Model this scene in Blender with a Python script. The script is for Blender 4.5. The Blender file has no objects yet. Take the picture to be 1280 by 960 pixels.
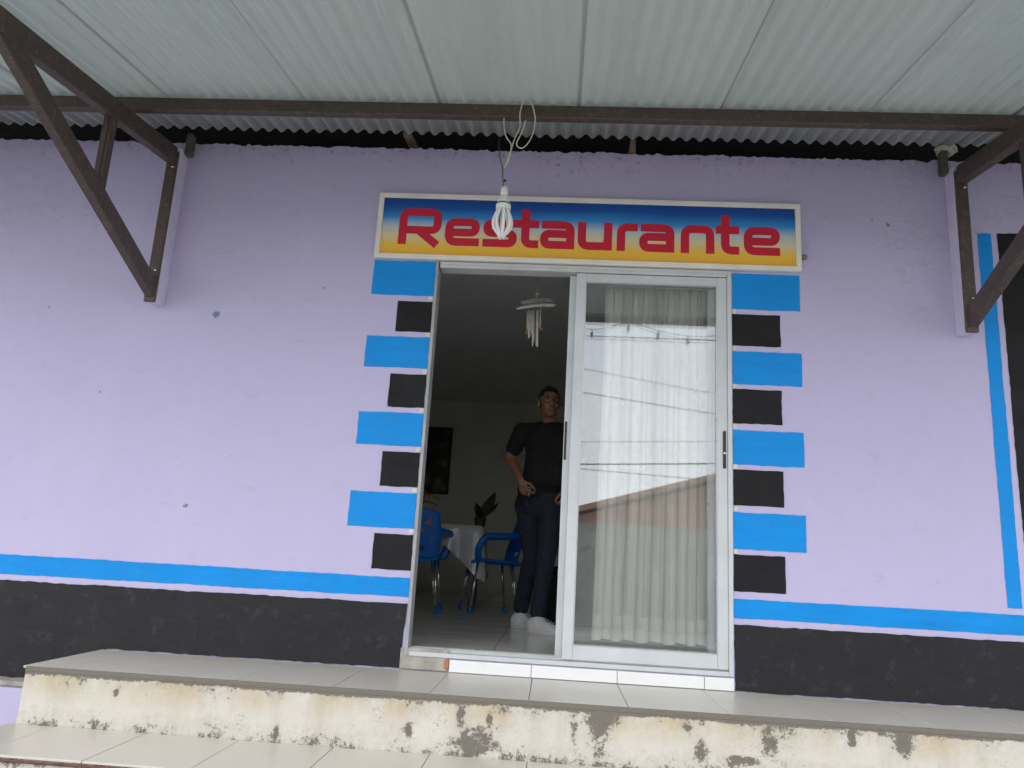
import bpy, bmesh, math, random
from mathutils import Vector, Matrix, noise as mnoise
random.seed(7)
PI = math.pi
scene = bpy.context.scene
C = scene.collection

# ------------------------------------------------------------------ camera
CAM = Vector((0.0, -4.097, 0.50483)); FPX = 960.0
yaw, pitch, roll = (math.radians(a) for a in (-3.68636, 12.52945, 3.26710))
F_ = Vector((math.sin(yaw)*math.cos(pitch), math.cos(yaw)*math.cos(pitch), math.sin(pitch)))
R0 = Vector((math.cos(yaw), -math.sin(yaw), 0)); U0 = R0.cross(F_)
R_ = math.cos(roll)*R0 + math.sin(roll)*U0; U_ = -math.sin(roll)*R0 + math.cos(roll)*U0
cam = bpy.data.cameras.new('camera'); cam_o = bpy.data.objects.new('camera', cam); C.objects.link(cam_o)
cam.sensor_width = 36.0; cam.lens = 36.0*FPX/1280.0; cam.clip_start = 0.05; cam.clip_end = 2000
cam_o.matrix_world = Matrix(((R_.x, U_.x, -F_.x, CAM.x), (R_.y, U_.y, -F_.y, CAM.y), (R_.z, U_.z, -F_.z, CAM.z), (0, 0, 0, 1)))
scene.camera = cam_o
def at(px, py, y=None, x=None, z=None):
    """point of a photograph pixel on the plane y= / x= / z= (metres)"""
    d = F_ + R_*((px-640)/FPX) - U_*((py-480)/FPX)
    if y is not None: t = (y-CAM.y)/d.y
    elif x is not None: t = (x-CAM.x)/d.x
    else: t = (z-CAM.z)/d.z
    return CAM + d*t

# ------------------------------------------------------------------ sky, sun, exposure
SUN_EL, SUN_AZ = math.radians(37), math.radians(218)      # azimuth clockwise from +y: the street side
w = bpy.data.worlds.new('World'); scene.world = w; w.use_nodes = True
nt = w.node_tree; nt.nodes.clear()
out = nt.nodes.new('ShaderNodeOutputWorld'); bg = nt.nodes.new('ShaderNodeBackground')
sky = nt.nodes.new('ShaderNodeTexSky'); sky.sky_type = 'NISHITA'; sky.sun_disc = False
sky.sun_elevation = SUN_EL; sky.sun_rotation = SUN_AZ
tc = nt.nodes.new('ShaderNodeTexCoord'); nz = nt.nodes.new('ShaderNodeTexNoise')
nz.inputs['Scale'].default_value = 2.2; nz.inputs['Detail'].default_value = 6
rmp = nt.nodes.new('ShaderNodeValToRGB'); rmp.color_ramp.elements[0].position = .36; rmp.color_ramp.elements[1].position = .62
rmp.color_ramp.elements[0].color = (.62, .62, .62, 1)
mx = nt.nodes.new('ShaderNodeMixRGB'); mx.inputs[2].default_value = (11.6, 11.9, 12.5, 1)   # cloud deck, same units as the sky
nt.links.new(tc.outputs['Generated'], nz.inputs['Vector']); nt.links.new(nz.outputs['Fac'], rmp.inputs['Fac'])
nt.links.new(rmp.outputs['Color'], mx.inputs[0]); nt.links.new(sky.outputs['Color'], mx.inputs[1])
nt.links.new(mx.outputs[0], bg.inputs['Color']); bg.inputs['Strength'].default_value = 0.12
nt.links.new(bg.outputs[0], out.inputs[0])
sl = bpy.data.lights.new('sun', 'SUN'); sl.energy = 0.5; sl.angle = math.radians(45); sl.color = (1, .96, .9)
so = bpy.data.objects.new('sun', sl); C.objects.link(so)
sd = Vector((math.sin(SUN_AZ)*math.cos(SUN_EL), math.cos(SUN_AZ)*math.cos(SUN_EL), math.sin(SUN_EL)))
so.rotation_euler = (-sd).to_track_quat('-Z', 'Y').to_euler(); so.location = sd*30
scene.view_settings.view_transform = 'Standard'; scene.view_settings.look = 'None'
scene.view_settings.gamma = 1; scene.view_settings.use_curve_mapping = False
scene.view_settings.exposure = 0.71
scene.render.engine = 'CYCLES'
try:
    scene.cycles.max_bounces = 10; scene.cycles.diffuse_bounces = 6; scene.cycles.transparent_max_bounces = 12
except Exception: pass

# ------------------------------------------------------------------ node helpers
def newmat(name):
    m = bpy.data.materials.new(name); m.use_nodes = True
    nt = m.node_tree; b = nt.nodes['Principled BSDF']
    return m, nt, b
class N:
    """small wrapper that makes node graphs short"""
    def __init__(s, nt): s.nt = nt
    def n(s, t, **kw):
        x = s.nt.nodes.new(t)
        for k, v in kw.items(): setattr(x, k, v)
        return x
    def l(s, a, b): s.nt.links.new(a, b)
    def obj(s):
        return s.n('ShaderNodeTexCoord').outputs['Object']
    def noise(s, vec, scale, detail=4, rough=.55, stretch=None):
        if stretch:
            mp = s.n('ShaderNodeMapping'); mp.inputs['Scale'].default_value = stretch; s.l(vec, mp.inputs['Vector']); vec = mp.outputs[0]
        x = s.n('ShaderNodeTexNoise'); x.inputs['Scale'].default_value = scale; x.inputs['Detail'].default_value = detail; x.inputs['Roughness'].default_value = rough
        s.l(vec, x.inputs['Vector']); return x.outputs['Fac']
    def ramp(s, fac, stops, interp='LINEAR'):
        x = s.n('ShaderNodeValToRGB'); cr = x.color_ramp; cr.interpolation = interp
        while len(cr.elements) < len(stops): cr.elements.new(.5)
        for e, (p, c) in zip(cr.elements, stops):
            e.position = p; e.color = (c[0], c[1], c[2], 1) if isinstance(c, tuple) else (c, c, c, 1)
        s.l(fac, x.inputs[0]); return x.outputs[0]
    def mix(s, fac, a, b, mode='MIX'):
        x = s.n('ShaderNodeMixRGB', blend_type=mode)
        for i, v in ((0, fac), (1, a), (2, b)):
            if isinstance(v, (int, float)): x.inputs[i].default_value = v if i == 0 else (v, v, v, 1)
            elif isinstance(v, tuple): x.inputs[i].default_value = (v[0], v[1], v[2], 1)
            else: s.l(v, x.inputs[i])
        return x.outputs[0]
    def m(s, op, a, b=None, c=None):
        x = s.n('ShaderNodeMath', operation=op)
        for i, v in enumerate((a, b, c)):
            if v is None: continue
            if isinstance(v, (int, float)): x.inputs[i].default_value = v
            else: s.l(v, x.inputs[i])
        return x.outputs[0]
    def sep(s, vec):
        x = s.n('ShaderNodeSeparateXYZ'); s.l(vec, x.inputs[0]); return x.outputs
    def bump(s, h, strength, dist, nrm=None):
        x = s.n('ShaderNodeBump'); x.inputs['Strength'].default_value = strength; x.inputs['Distance'].default_value = dist
        s.l(h, x.inputs['Height'])
        if nrm is not None: s.l(nrm, x.inputs['Normal'])
        return x.outputs[0]
def plain(name, col, rough=.6, var=.12, vscale=6, bump=.0, bscale=60, metal=0, spec=.5, stretch=None, coat=0):
    m, nt, b = newmat(name); g = N(nt); o = g.obj()
    f = g.noise(o, vscale, 5, .6, stretch)
    lo = tuple(c*(1-var) for c in col); hi = tuple(min(1, c*(1+var)) for c in col)
    g.l(g.ramp(f, [(.3, lo), (.7, hi)]), b.inputs['Base Color'])
    f2 = g.noise(o, vscale*3.1, 4)
    g.l(g.ramp(f2, [(.3, max(0, rough-.1)), (.7, min(1, rough+.1))]), b.inputs['Roughness'])
    b.inputs['Metallic'].default_value = metal; b.inputs['Specular IOR Level'].default_value = spec; b.inputs['Coat Weight'].default_value = coat
    if bump: g.l(g.bump(g.noise(o, bscale, 4, .6), bump, .004), b.inputs['Normal'])
    return m
def spots(g, x, z, warp, lst):
    """0..1 mask of ragged spots at (x, z, rx, rz)"""
    tot = None
    for (sx, sz, rx, rz) in lst:
        dx = g.m('DIVIDE', g.m('SUBTRACT', x, sx), rx); dz = g.m('DIVIDE', g.m('SUBTRACT', z, sz), rz)
        d = g.m('SQRT', g.m('ADD', g.m('MULTIPLY', dx, dx), g.m('MULTIPLY', dz, dz)))
        tot = d if tot is None else g.m('MINIMUM', tot, d)
    return g.m('ADD', tot, warp)

def wxz(px, py, y=0.0):
    p = at(px, py, y=y); return (p.x, p.z)
M = {}
# lavender wall paint: roller grain, faint blotches, chips, grey mould near the top edge
m, nt, b = newmat('lavender_paint'); g = N(nt); o = g.obj(); X, Y, Z = g.sep(o)
big = g.noise(o, 1.3, 5, .6); fine = g.noise(o, 9, 6, .65)
col = g.mix(big, (.482, .440, .640), (.530, .486, .690))
col = g.mix(g.m('MULTIPLY', g.ramp(fine, [(.52, 0.0), (.75, 1.0)]), .22), col, (.42, .36, .52))
streak = g.noise(o, 3.0, 5, .6, (1.2, 1, .16))
col = g.mix(g.m('MULTIPLY', g.ramp(streak, [(.56, 0.0), (.78, 1.0)]), .16), col, (.62, .57, .68))
warp = g.m('MULTIPLY', g.m('SUBTRACT', g.noise(o, 60, 6, .85), .5), 4.2)
chip = [(*wxz(270, 393), .022, .022), (*wxz(232, 632), .014, .010), (*wxz(1110, 281), .012, .013), (*wxz(125, 490), .006, .007), (*wxz(62, 384), .006, .006),
        (*wxz(475, 361), .006, .006), (*wxz(1090, 275), .005, .005), (*wxz(405, 360), .006, .007), (*wxz(288, 570), .004, .004)]
sp = g.ramp(spots(g, X, Z, warp, chip), [(.75, 1.0), (1.0, 0.0)])
col = g.mix(sp, col, g.mix(g.noise(o, 160, 2), (.10, .11, .14), (.22, .30, .42)))
topz = g.m('DIVIDE', g.m('SUBTRACT', Z, 2.55), .27)
mould = g.m('MULTIPLY', g.ramp(g.noise(o, 22, 6, .75), [(.54, 0.0), (.66, 1.0)]), g.ramp(g.m('ADD', topz, g.m('MULTIPLY', g.m('SUBTRACT', big, .5), 2.2)), [(.35, 0.0), (1.1, 1.0)]))
col = g.mix(g.m('MULTIPLY', mould, .75), col, (.16, .15, .17))
scuf = g.m('MULTIPLY', g.ramp(g.noise(o, 5, 6, .7, (1, 1, 2.2)), [(.60, 0.0), (.70, 1.0)]), .28)
col = g.mix(scuf, col, (.36, .31, .42))
crackn = g.noise(o, 1.6, 8, .62, (1, 1, 2.4)); crack = g.ramp(g.m('ABSOLUTE', g.m('SUBTRACT', crackn, .5)), [(0.0, 1.0), (.005, 0.0)])
col = g.mix(g.m('MULTIPLY', g.m('MULTIPLY', crack, g.ramp(g.noise(o, 1.1, 3), [(.5, 0.0), (.62, 1.0)])), g.ramp(g.m('DIVIDE', Z, 3.0), [(.58, 0.0), (.72, .5)])), col, (.26, .22, .30))
g.l(col, b.inputs['Base Color']); b.inputs['Roughness'].default_value = .62; b.inputs['Specular IOR Level'].default_value = .35
n1 = g.bump(g.noise(o, 2.2, 3, .45), .7, .025); n2 = g.bump(g.noise(o, 120, 3, .6), .4, .003, n1)
n3 = g.bump(g.noise(o, 14, 5, .6), .4, .006, n2)
g.l(n3, b.inputs['Normal']); M['lavender'] = m
# smooth paints
def paint(name, col, dirt, amount, rough):
    m, nt, b = newmat(name); g = N(nt); o = g.obj()
    c = g.mix(g.ramp(g.noise(o, 4, 5, .6), [(.35, 0.0), (.7, 1.0)]), col, tuple(k*1.12 for k in col))
    c = g.mix(g.m('MULTIPLY', g.ramp(g.noise(o, 30, 5, .65, (.10, 1, 1)), [(.45, 0.0), (.7, 1.0)]), .35), c, tuple(k*.78 for k in col))
    f = g.m('MULTIPLY', g.ramp(g.noise(o, 11, 7, .72), [(.55, 0.0), (.72, 1.0)]), amount)
    c = g.mix(f, c, dirt)
    sc = g.ramp(g.noise(o, 70, 3, .7), [(.70, 0.0), (.76, 1.0)])
    c = g.mix(g.m('MULTIPLY', sc, amount), c, tuple(min(1, k*1.6) for k in dirt))
    g.l(c, b.inputs['Base Color']); b.inputs['Specular IOR Level'].default_value = .22
    g.l(g.ramp(g.noise(o, 8, 5), [(.3, rough-.1), (.7, rough+.12)]), b.inputs['Roughness'])
    n1 = g.bump(g.noise(o, 2.6, 4, .5), .7, .02); n2 = g.bump(g.noise(o, 14, 6, .7), .45, .006, n1)
    n2 = g.bump(g.noise(o, 60, 4, .6, (.12, 1, 1)), .35, .003, n2)
    g.l(g.bump(g.noise(o, 120, 3, .6), .3, .002, n2), b.inputs['Normal'])
    return m
M['blue_paint'] = paint('blue_paint', (.004, .255, .69), (.02, .17, .45), .22, .55)
M['black_paint'] = paint('black_paint', (.020, .020, .022), (.085, .085, .09), .40, .6)
M['black_block'] = paint('black_block_paint', (.010, .010, .011), (.035, .035, .036), .22, .6)
M['filler'] = plain('bare_filler', (.62, .60, .56), .85, .2, 30, .3, 120)
M['concrete'] = plain('bare_concrete', (.36, .34, .30), .92, .25, 14, .6, 70)
M['interior_wall'] = plain('interior_wall_paint', (.70, .70, .60), .75, .06, 3, .15, 60)
M['interior_ceiling'] = plain('interior_ceiling_paint', (.76, .76, .76), .8, .05, 3)
M['attic'] = plain('attic_shade_black', (.010, .010, .010), .95, .3, 8)  # near-black colour stands in for the shade inside the roof gap
M['wood'] = plain('weathered_wood', (.20, .145, .10), .8, .35, 9, .4, 50, stretch=(1, .2, 1))
M['dark_edge'] = plain('worn_red_edge', (.13, .06, .045), .9, .4, 20, .5, 60)
M['pale_lavender'] = plain('pale_lavender_paint', (.62, .58, .73), .6, .08, 8, .2, 90)
M['old_mortar'] = plain('mossy_mortar', (.085, .085, .065), .9, .3, 20, .5, 60)
M['brick'] = plain('terracotta', (.42, .17, .09), .9, .2, 25, .5, 80)
M['alu'] = plain('white_aluminium', (.56, .585, .60), .40, .08, 5, 0, metal=.0, spec=.5)
M['alu_grey'] = plain('grey_aluminium', (.50, .52, .52), .35, .08, 8, metal=.4)
M['jamb_grey'] = plain('weathered_grey_aluminium', (.36, .37, .37), .5, .15, 9)
M['gasket'] = plain('black_rubber', (.015, .015, .016), .6, .2, 20)
M['white_tile'] = plain('white_glazed_tile', (.80, .80, .80), .22, .04, 5)
M['grout'] = plain('grout', (.10, .095, .085), .95, .2, 30)
M['chrome'] = plain('chromed_steel', (.75, .75, .75), .18, .05, 5, metal=1)
M['blue_plastic'] = plain('blue_plastic', (.012, .20, .72), .42, .06, 5)
M['green_plastic'] = plain('green_plastic', (.12, .48, .08), .45, .06, 5)
M['white_plastic'] = plain('white_plastic', (.78, .78, .76), .35, .05, 8)
M['bulb_glass'] = plain('phosphor_glass', (.86, .86, .84), .15, .03, 8)
M['green_ring'] = plain('green_ring', (.02, .22, .12), .4, .05, 8)
M['cable'] = plain('grimy_white_cable', (.60, .55, .42), .55, .25, 40)
M['dark_wire'] = plain('dark_wire', (.05, .045, .04), .7, .2, 40)
M['cream_frame'] = plain('cream_sign_frame', (.80, .77, .68), .5, .08, 7)
M['letter_red'] = plain('red_vinyl', (.58, .005, .035), .5, .08, 6)
M['bamboo'] = plain('pale_wood', (.78, .76, .70), .6, .15, 18)
M['orange'] = plain('orange_bead', (.62, .20, .05), .5, .1, 20)
M['denim'] = plain('dark_denim', (.016, .020, .036), .9, .25, 30, .5, 220)
M['tshirt'] = plain('black_cotton', (.009, .009, .010), .95, .2, 14, .3, 200)
M['skin'] = plain('tanned_skin', (.25, .122, .075), .5, .10, 16, .12, 140)
M['lip'] = plain('lip_skin', (.22, .085, .065), .5, .08, 16)
M['hair'] = plain('black_hair', (.010, .009, .008), .7, .3, 60, .8, 220, stretch=(1, 1, .25))
M['eye_white'] = plain('eye_white', (.62, .58, .54), .25, .03, 8)
M['eye_dark'] = plain('dark_iris', (.02, .012, .008), .2, .05, 8)
M['shoe'] = plain('white_shoe_mesh', (.72, .72, .73), .8, .06, 20, .4, 260)
M['shoe_sole'] = plain('white_rubber_sole', (.66, .65, .62), .6, .08, 12)
M['black_plastic'] = plain('black_plastic', (.014, .014, .015), .4, .1, 10)
M['black_cloth'] = plain('black_cloth', (.012, .012, .013), .95, .3, 14, .4, 160)
M['leaf'] = plain('dark_leaf', (.012, .022, .012), .45, .3, 10)
M['clay'] = plain('dark_pot', (.06, .05, .045), .6, .2, 10)
M['straw'] = plain('dried_straw', (.34, .20, .10), .85, .2, 20)
M['pink'] = plain('pink_print', (.60, .16, .18), .6, .1, 20)
M['yellow'] = plain('yellow_print', (.58, .44, .10), .6, .1, 20)
M['dark_frame'] = plain('black_lacquer', (.02, .016, .012), .35, .1, 12)
M['asphalt'] = plain('worn_pale_road', (.27, .265, .25), .92, .18, 1.2, .5, 60)
M['pavement'] = plain('pavement_concrete', (.36, .35, .33), .9, .14, 2.2, .4, 50)
M['brick_wall'] = plain('red_gable_plaster', (.40, .22, .165), .9, .2, 1.4, .4, 30)
M['roof_tile'] = plain('clay_roof', (.38, .19, .135), .85, .25, 3, .4, 20)
M['plaster'] = plain('grey_plaster', (.36, .36, .33), .85, .15, 1.5, .3, 30)
M['pole'] = plain('concrete_pole', (.32, .31, .29), .9, .12, 4, .3, 40)
M['tablecloth'] = plain('silver_vinyl_cloth', (.64, .64, .62), .24, .12, 9, .3, 30, spec=.7)
M['white_underlay'] = plain('white_undercloth', (.62, .62, .61), .8, .06, 12)
# picture canvas
m, nt, b = newmat('dark_painting'); g = N(nt); o = g.obj()
g.l(g.ramp(g.noise(o, 5, 4), [(.35, (.012, .012, .010)), (.55, (.05, .06, .035)), (.68, (.20, .19, .10))]), b.inputs['Base Color']); b.inputs['Roughness'].default_value = .4; M['canvas'] = m
# floor / step tiles: pale glazed stoneware with dirt
def tile_mat(name, base, dirt, rough, amount):
    m, nt, b = newmat(name); g = N(nt); o = g.n('ShaderNodeNewGeometry').outputs['Position']
    inf = g.n('ShaderNodeObjectInfo')
    c = g.mix(g.noise(o, 2.2, 6, .65), base, tuple(k*.90 for k in base))
    c = g.mix(g.m('MULTIPLY', g.ramp(g.noise(o, 7, 7, .75), [(.5, 0.0), (.75, 1.0)]), amount), c, dirt)
    c = g.mix(g.m('MULTIPLY', inf.outputs['Random'], .10), c, dirt)
    g.l(c, b.inputs['Base Color'])
    g.l(g.ramp(g.noise(o, 5, 5), [(.3, rough*.88), (.7, rough*1.15)]), b.inputs['Roughness'])
    g.l(g.bump(g.noise(o, 3, 2), .03, .01), b.inputs['Normal']); return m
M['step_tile'] = tile_mat('step_tile', (.62, .585, .505), (.46, .43, .36), .32, .14)
M['floor_tile'] = tile_mat('floor_tile', (.76, .75, .70), (.45, .43, .40), .13, .2)
# brown painted tube with rust and pale scuffs on it
m, nt, b = newmat('brown_oxide_paint'); g = N(nt); o = g.obj()
c = g.mix(g.noise(o, 7, 5), (.050, .036, .029), (.085, .060, .048))
c = g.mix(g.m('MULTIPLY', g.ramp(g.noise(o, 26, 6, .75), [(.52, 0.0), (.66, 1.0)]), .6), c, (.17, .115, .085))
c = g.mix(g.ramp(g.noise(o, 80, 3, .7), [(.66, 0.0), (.70, 1.0)]), c, (.32, .26, .22))
g.l(c, b.inputs['Base Color']); b.inputs['Roughness'].default_value = .5; g.l(g.bump(g.noise(o, 50, 4), .3, .003), b.inputs['Normal']); M['brown'] = m
# galvanised corrugated sheet, aged, seen from below
m, nt, b = newmat('aged_roof_sheet'); g = N(nt); o = g.obj(); inf = g.n('ShaderNodeObjectInfo')
c = g.mix(g.noise(o, 2.0, 5, .6, (5, .3, 1)), (.54, .58, .555), (.72, .75, .72))
c = g.mix(g.m('MULTIPLY', g.ramp(g.noise(o, 6, 7, .7, (1.6, .5, 1)), [(.52, 0.0), (.75, 1.0)]), .4), c, (.46, .45, .41))
c = g.mix(g.m('MULTIPLY', inf.outputs['Random'], .16), c, (.40, .43, .41))
c = g.mix(g.ramp(g.noise(o, 55, 2, .7), [(.745, 0.0), (.77, 1.0)]), c, (.80, .80, .78))
g.l(c, b.inputs['Base Color']); b.inputs['Roughness'].default_value = .40; b.inputs['Metallic'].default_value = .25
g.l(g.bump(g.noise(o, 60, 4), .12, .002), b.inputs['Normal'])
tr = g.n('ShaderNodeBsdfTranslucent'); tr.inputs[0].default_value = (.60, .66, .63, 1)
ms = g.n('ShaderNodeMixShader'); ms.inputs[0].default_value = .30
g.l(b.outputs[0], ms.inputs[1]); g.l(tr.outputs[0], ms.inputs[2]); g.l(ms.outputs[0], nt.nodes['Material Output'].inputs[0]); M['sheet'] = m
# step riser: flaking cream limewash over grey render
LZ, LF = -.093, -.63           # landing level and its front edge
m, nt, b = newmat('flaking_cream_riser'); g = N(nt); o = g.obj(); X, Y, Z = g.sep(o)
fine = g.noise(o, 55, 6, .75); mid = g.noise(o, 7, 6, .7); lowx = g.noise(o, 3.3, 5, .65, (1, 1, .05))
cream = g.mix(mid, (.55, .52, .455), (.64, .615, .555))
och = g.m('MULTIPLY', g.ramp(g.noise(o, 4.5, 5, .6, (1, 1, .5)), [(.42, 0.0), (.62, 1.0)]), g.ramp(g.m('DIVIDE', g.m('SUBTRACT', Z, LZ-.15), .13), [(0.0, 0.0), (.9, 1.0)]))
cream = g.mix(g.m('MULTIPLY', och, g.m('MULTIPLY', fine, 1.5)), cream, (.46, .34, .17))
grey = g.mix(fine, (.11, .098, .078), (.23, .208, .17))
grey = g.mix(g.noise(o, 150, 4, .8), grey, (.18, .165, .14))
band = g.m('ADD', g.m('SUBTRACT', Z, LZ-.033), g.m('ADD', g.m('MULTIPLY', g.m('SUBTRACT', lowx, .5), .05), g.m('MULTIPLY', g.m('SUBTRACT', fine, .5), .035)))
mband = g.ramp(g.m('MULTIPLY', band, 100), [(.0, 0.0), (.4, 1.0)])
pt = [(592, 924, .085, .050), (575, 902, .022, .050), (612, 900, .014, .030), (752, 912, .042, .075), (717, 913, .014, .040), (860, 912, .016, .022), (960, 935, .040, .045), (875, 935, .028, .04),
      (1065, 925, .016, .030), (145, 866, .012, .016), (512, 912, .016, .030), (345, 914, .010, .030), (930, 950, .06, .02), (1100, 905, .012, .030), (1130, 935, .03, .05)]
dsp = spots(g, X, Z, g.m('MULTIPLY', g.m('SUBTRACT', g.noise(o, 16, 4, .6), .5), 1.6), [(*wxz(a, b_, LF), c_, d_) for a, b_, c_, d_ in pt])
bias = g.ramp(g.m('DIVIDE', dsp, 3.0), [(0.0, .205), (.26, .15), (.48, .05), (1.0, 0.0)])
lowband = g.ramp(g.m('DIVIDE', g.m('SUBTRACT', LZ-.14, Z), .09), [(0.0, 0.0), (1.0, .13)])
topband = g.ramp(g.m('DIVIDE', g.m('SUBTRACT', Z, LZ-.10), .06), [(0.0, 0.0), (1.0, .10)])
fb = g.m('ADD', g.m('MULTIPLY', g.noise(o, 34, 9, .82), .62), g.m('MULTIPLY', g.noise(o, 6, 5, .7), .38))
fld = g.m('ADD', fb, g.m('ADD', bias, g.m('ADD', lowband, topband)))
fld = g.m('ADD', fld, g.m('MULTIPLY', g.m('SUBTRACT', g.noise(o, 170, 4, .75), .5), .22))
mp = g.ramp(fld, [(.655, 0.0), (.690, 1.0)])
drip = g.m('MULTIPLY', g.ramp(g.noise(o, 9, 5, .6, (1, 1, .12)), [(.52, 0.0), (.72, 1.0)]), .35)
cream = g.mix(drip, cream, (.40, .36, .28))
cream = g.mix(g.m('MULTIPLY', g.ramp(fld, [(.50, 0.0), (.66, 1.0)]), .45), cream, (.42, .39, .33))
flk = g.ramp(g.m('ADD', g.noise(o, 120, 6, .8), g.m('MULTIPLY', g.m('SUBTRACT', g.noise(o, 8, 4), .5), .35)), [(.645, 0.0), (.67, .85)])
mask = g.m('MAXIMUM', g.m('MAXIMUM', mband, mp), flk)
g.l(g.mix(mask, cream, grey), b.inputs['Base Color']); b.inputs['Roughness'].default_value = .9; b.inputs['Specular IOR Level'].default_value = .2
h = g.m('ADD', g.m('MULTIPLY', mask, -1.0), g.m('MULTIPLY', fine, .5))
g.l(g.bump(g.noise(o, 5, 4), .6, .02, g.bump(h, .6, .004)), b.inputs['Normal']); M['riser'] = m
# sign print
m, nt, b = newmat('sign_print'); g = N(nt); o = g.obj(); X, Y, Z = g.sep(o)
zz = g.m('ADD', g.m('DIVIDE', g.m('SUBTRACT', Z, 2.135), .36), g.m('MULTIPLY', g.m('SUBTRACT', g.noise(o, 3, 3, .5, (1, 1, 2)), .5), .12))
g.l(g.ramp(zz, [(.0, (.88, .44, .02)), (.20, (.88, .54, .06)), (.36, (.74, .64, .40)), (.50, (.52, .60, .62)), (.66, (.03, .28, .66)), (.84, (.004, .085, .38)), (1.0, (.003, .045, .26))]), b.inputs['Base Color'])
b.inputs['Roughness'].default_value = .35; M['sign_print'] = m
# window glass: clear, with a mirror-like reflection of the bright street
m, nt, b = newmat('window_glass'); g = N(nt); nt.nodes.remove(b)
tb = g.n('ShaderNodeBsdfTransparent'); tb.inputs[0].default_value = (.985, .99, .985, 1)
gl = g.n('ShaderNodeBsdfGlossy'); gl.inputs['Roughness'].default_value = 0.0; gl.inputs['Color'].default_value = (.95, .98, 1, 1)
fr = g.n('ShaderNodeFresnel'); fr.inputs[0].default_value = 1.5
ms = g.n('ShaderNodeMixShader'); g.l(g.m('MINIMUM', g.m('ADD', g.m('MULTIPLY', fr.outputs[0], 1.9), .005), 1.0), ms.inputs[0])
g.l(tb.outputs[0], ms.inputs[1]); g.l(gl.outputs[0], ms.inputs[2])
df = g.n('ShaderNodeBsdfDiffuse'); df.inputs[0].default_value = (.6, .58, .54, 1); md_ = g.n('ShaderNodeMixShader')
g.l(g.ramp(g.noise(g.obj(), 5, 7, .7, (1.6, 1, .5)), [(.4, .006), (.75, .05)]), md_.inputs[0])
g.l(ms.outputs[0], md_.inputs[1]); g.l(df.outputs[0], md_.inputs[2]); g.l(md_.outputs[0], nt.nodes['Material Output'].inputs[0]); M['glass'] = m
# sheer curtain
m, nt, b = newmat('sheer_curtain'); g = N(nt); o = g.obj()
b.inputs['Base Color'].default_value = (.90, .885, .83, 1); b.inputs['Roughness'].default_value = .9; b.inputs['Specular IOR Level'].default_value = .1
tl = g.n('ShaderNodeBsdfTranslucent'); tl.inputs[0].default_value = (.78, .76, .68, 1)
m1 = g.n('ShaderNodeMixShader'); m1.inputs[0].default_value = .08; g.l(b.outputs[0], m1.inputs[1]); g.l(tl.outputs[0], m1.inputs[2])
tp = g.n('ShaderNodeBsdfTransparent'); m2 = g.n('ShaderNodeMixShader')
g.l(g.ramp(g.noise(o, 9, 4, .6, (2.6, 0, .03)), [(.44, .03), (.62, .30)]), m2.inputs[0])
g.l(m1.outputs[0], m2.inputs[1]); g.l(tp.outputs[0], m2.inputs[2]); g.l(m2.outputs[0], nt.nodes['Material Output'].inputs[0]); M['curtain'] = m
M['curtain_hem'] = plain('curtain_hem', (.86, .85, .79), .9, .05, 20)

# ------------------------------------------------------------------ mesh helpers
def link(name, me, mat, parent=None, smooth=False):
    ob = bpy.data.objects.new(name, me); C.objects.link(ob)
    if mat is not None:
        me.materials.clear(); me.materials.append(M[mat] if isinstance(mat, str) else mat)
    if smooth:
        for p in me.polygons: p.use_smooth = True
    if parent is not None:
        ob.parent = parent
        ob.matrix_parent_inverse = Matrix.Translation(-parent_loc(parent))
    return ob
_ploc = {}
def parent_loc(p):
    # world position of a parent; children keep world coordinates
    v = Vector(p.location) if p.name in _ploc else Vector((0, 0, 0))
    return v
def fin(name, bm, mat, parent=None, smooth=False, recalc=True):
    if recalc: bmesh.ops.recalc_face_normals(bm, faces=bm.faces)
    me = bpy.data.meshes.new(name); bm.to_mesh(me); bm.free()
    return link(name, me, mat, parent, smooth)
def tag(o, label, cat, group=None, kind=None):
    o['label'] = label
    if cat: o['category'] = cat
    if group: o['group'] = group
    if kind: o['kind'] = kind
    return o
def thing(name, label, cat, loc=(0, 0, 0), group=None):
    o = bpy.data.objects.new(name, None); C.objects.link(o); o.location = loc; o.empty_display_size = .1
    _ploc[o.name] = True
    return tag(o, label, cat, group)
def struct(o): o['kind'] = 'structure'; return o
def bx(bm, x0, x1, y0, y1, z0, z1, bev=0.0):
    r = bmesh.ops.create_cube(bm, size=1.0); vs = r['verts']
    for v in vs:
        v.co = Vector(((x0+x1)/2 + v.co.x*(x1-x0), (y0+y1)/2 + v.co.y*(y1-y0), (z0+z1)/2 + v.co.z*(z1-z0)))
    if bev:
        es = list({e for v in vs for e in v.link_edges})
        bmesh.ops.bevel(bm, geom=es, offset=bev, segments=1, affect='EDGES', profile=.5)
    return vs
def box(name, x0, x1, y0, y1, z0, z1, mat, parent=None, bev=0.0):
    bm = bmesh.new(); bx(bm, x0, x1, y0, y1, z0, z1, bev); return fin(name, bm, mat, parent)
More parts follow.
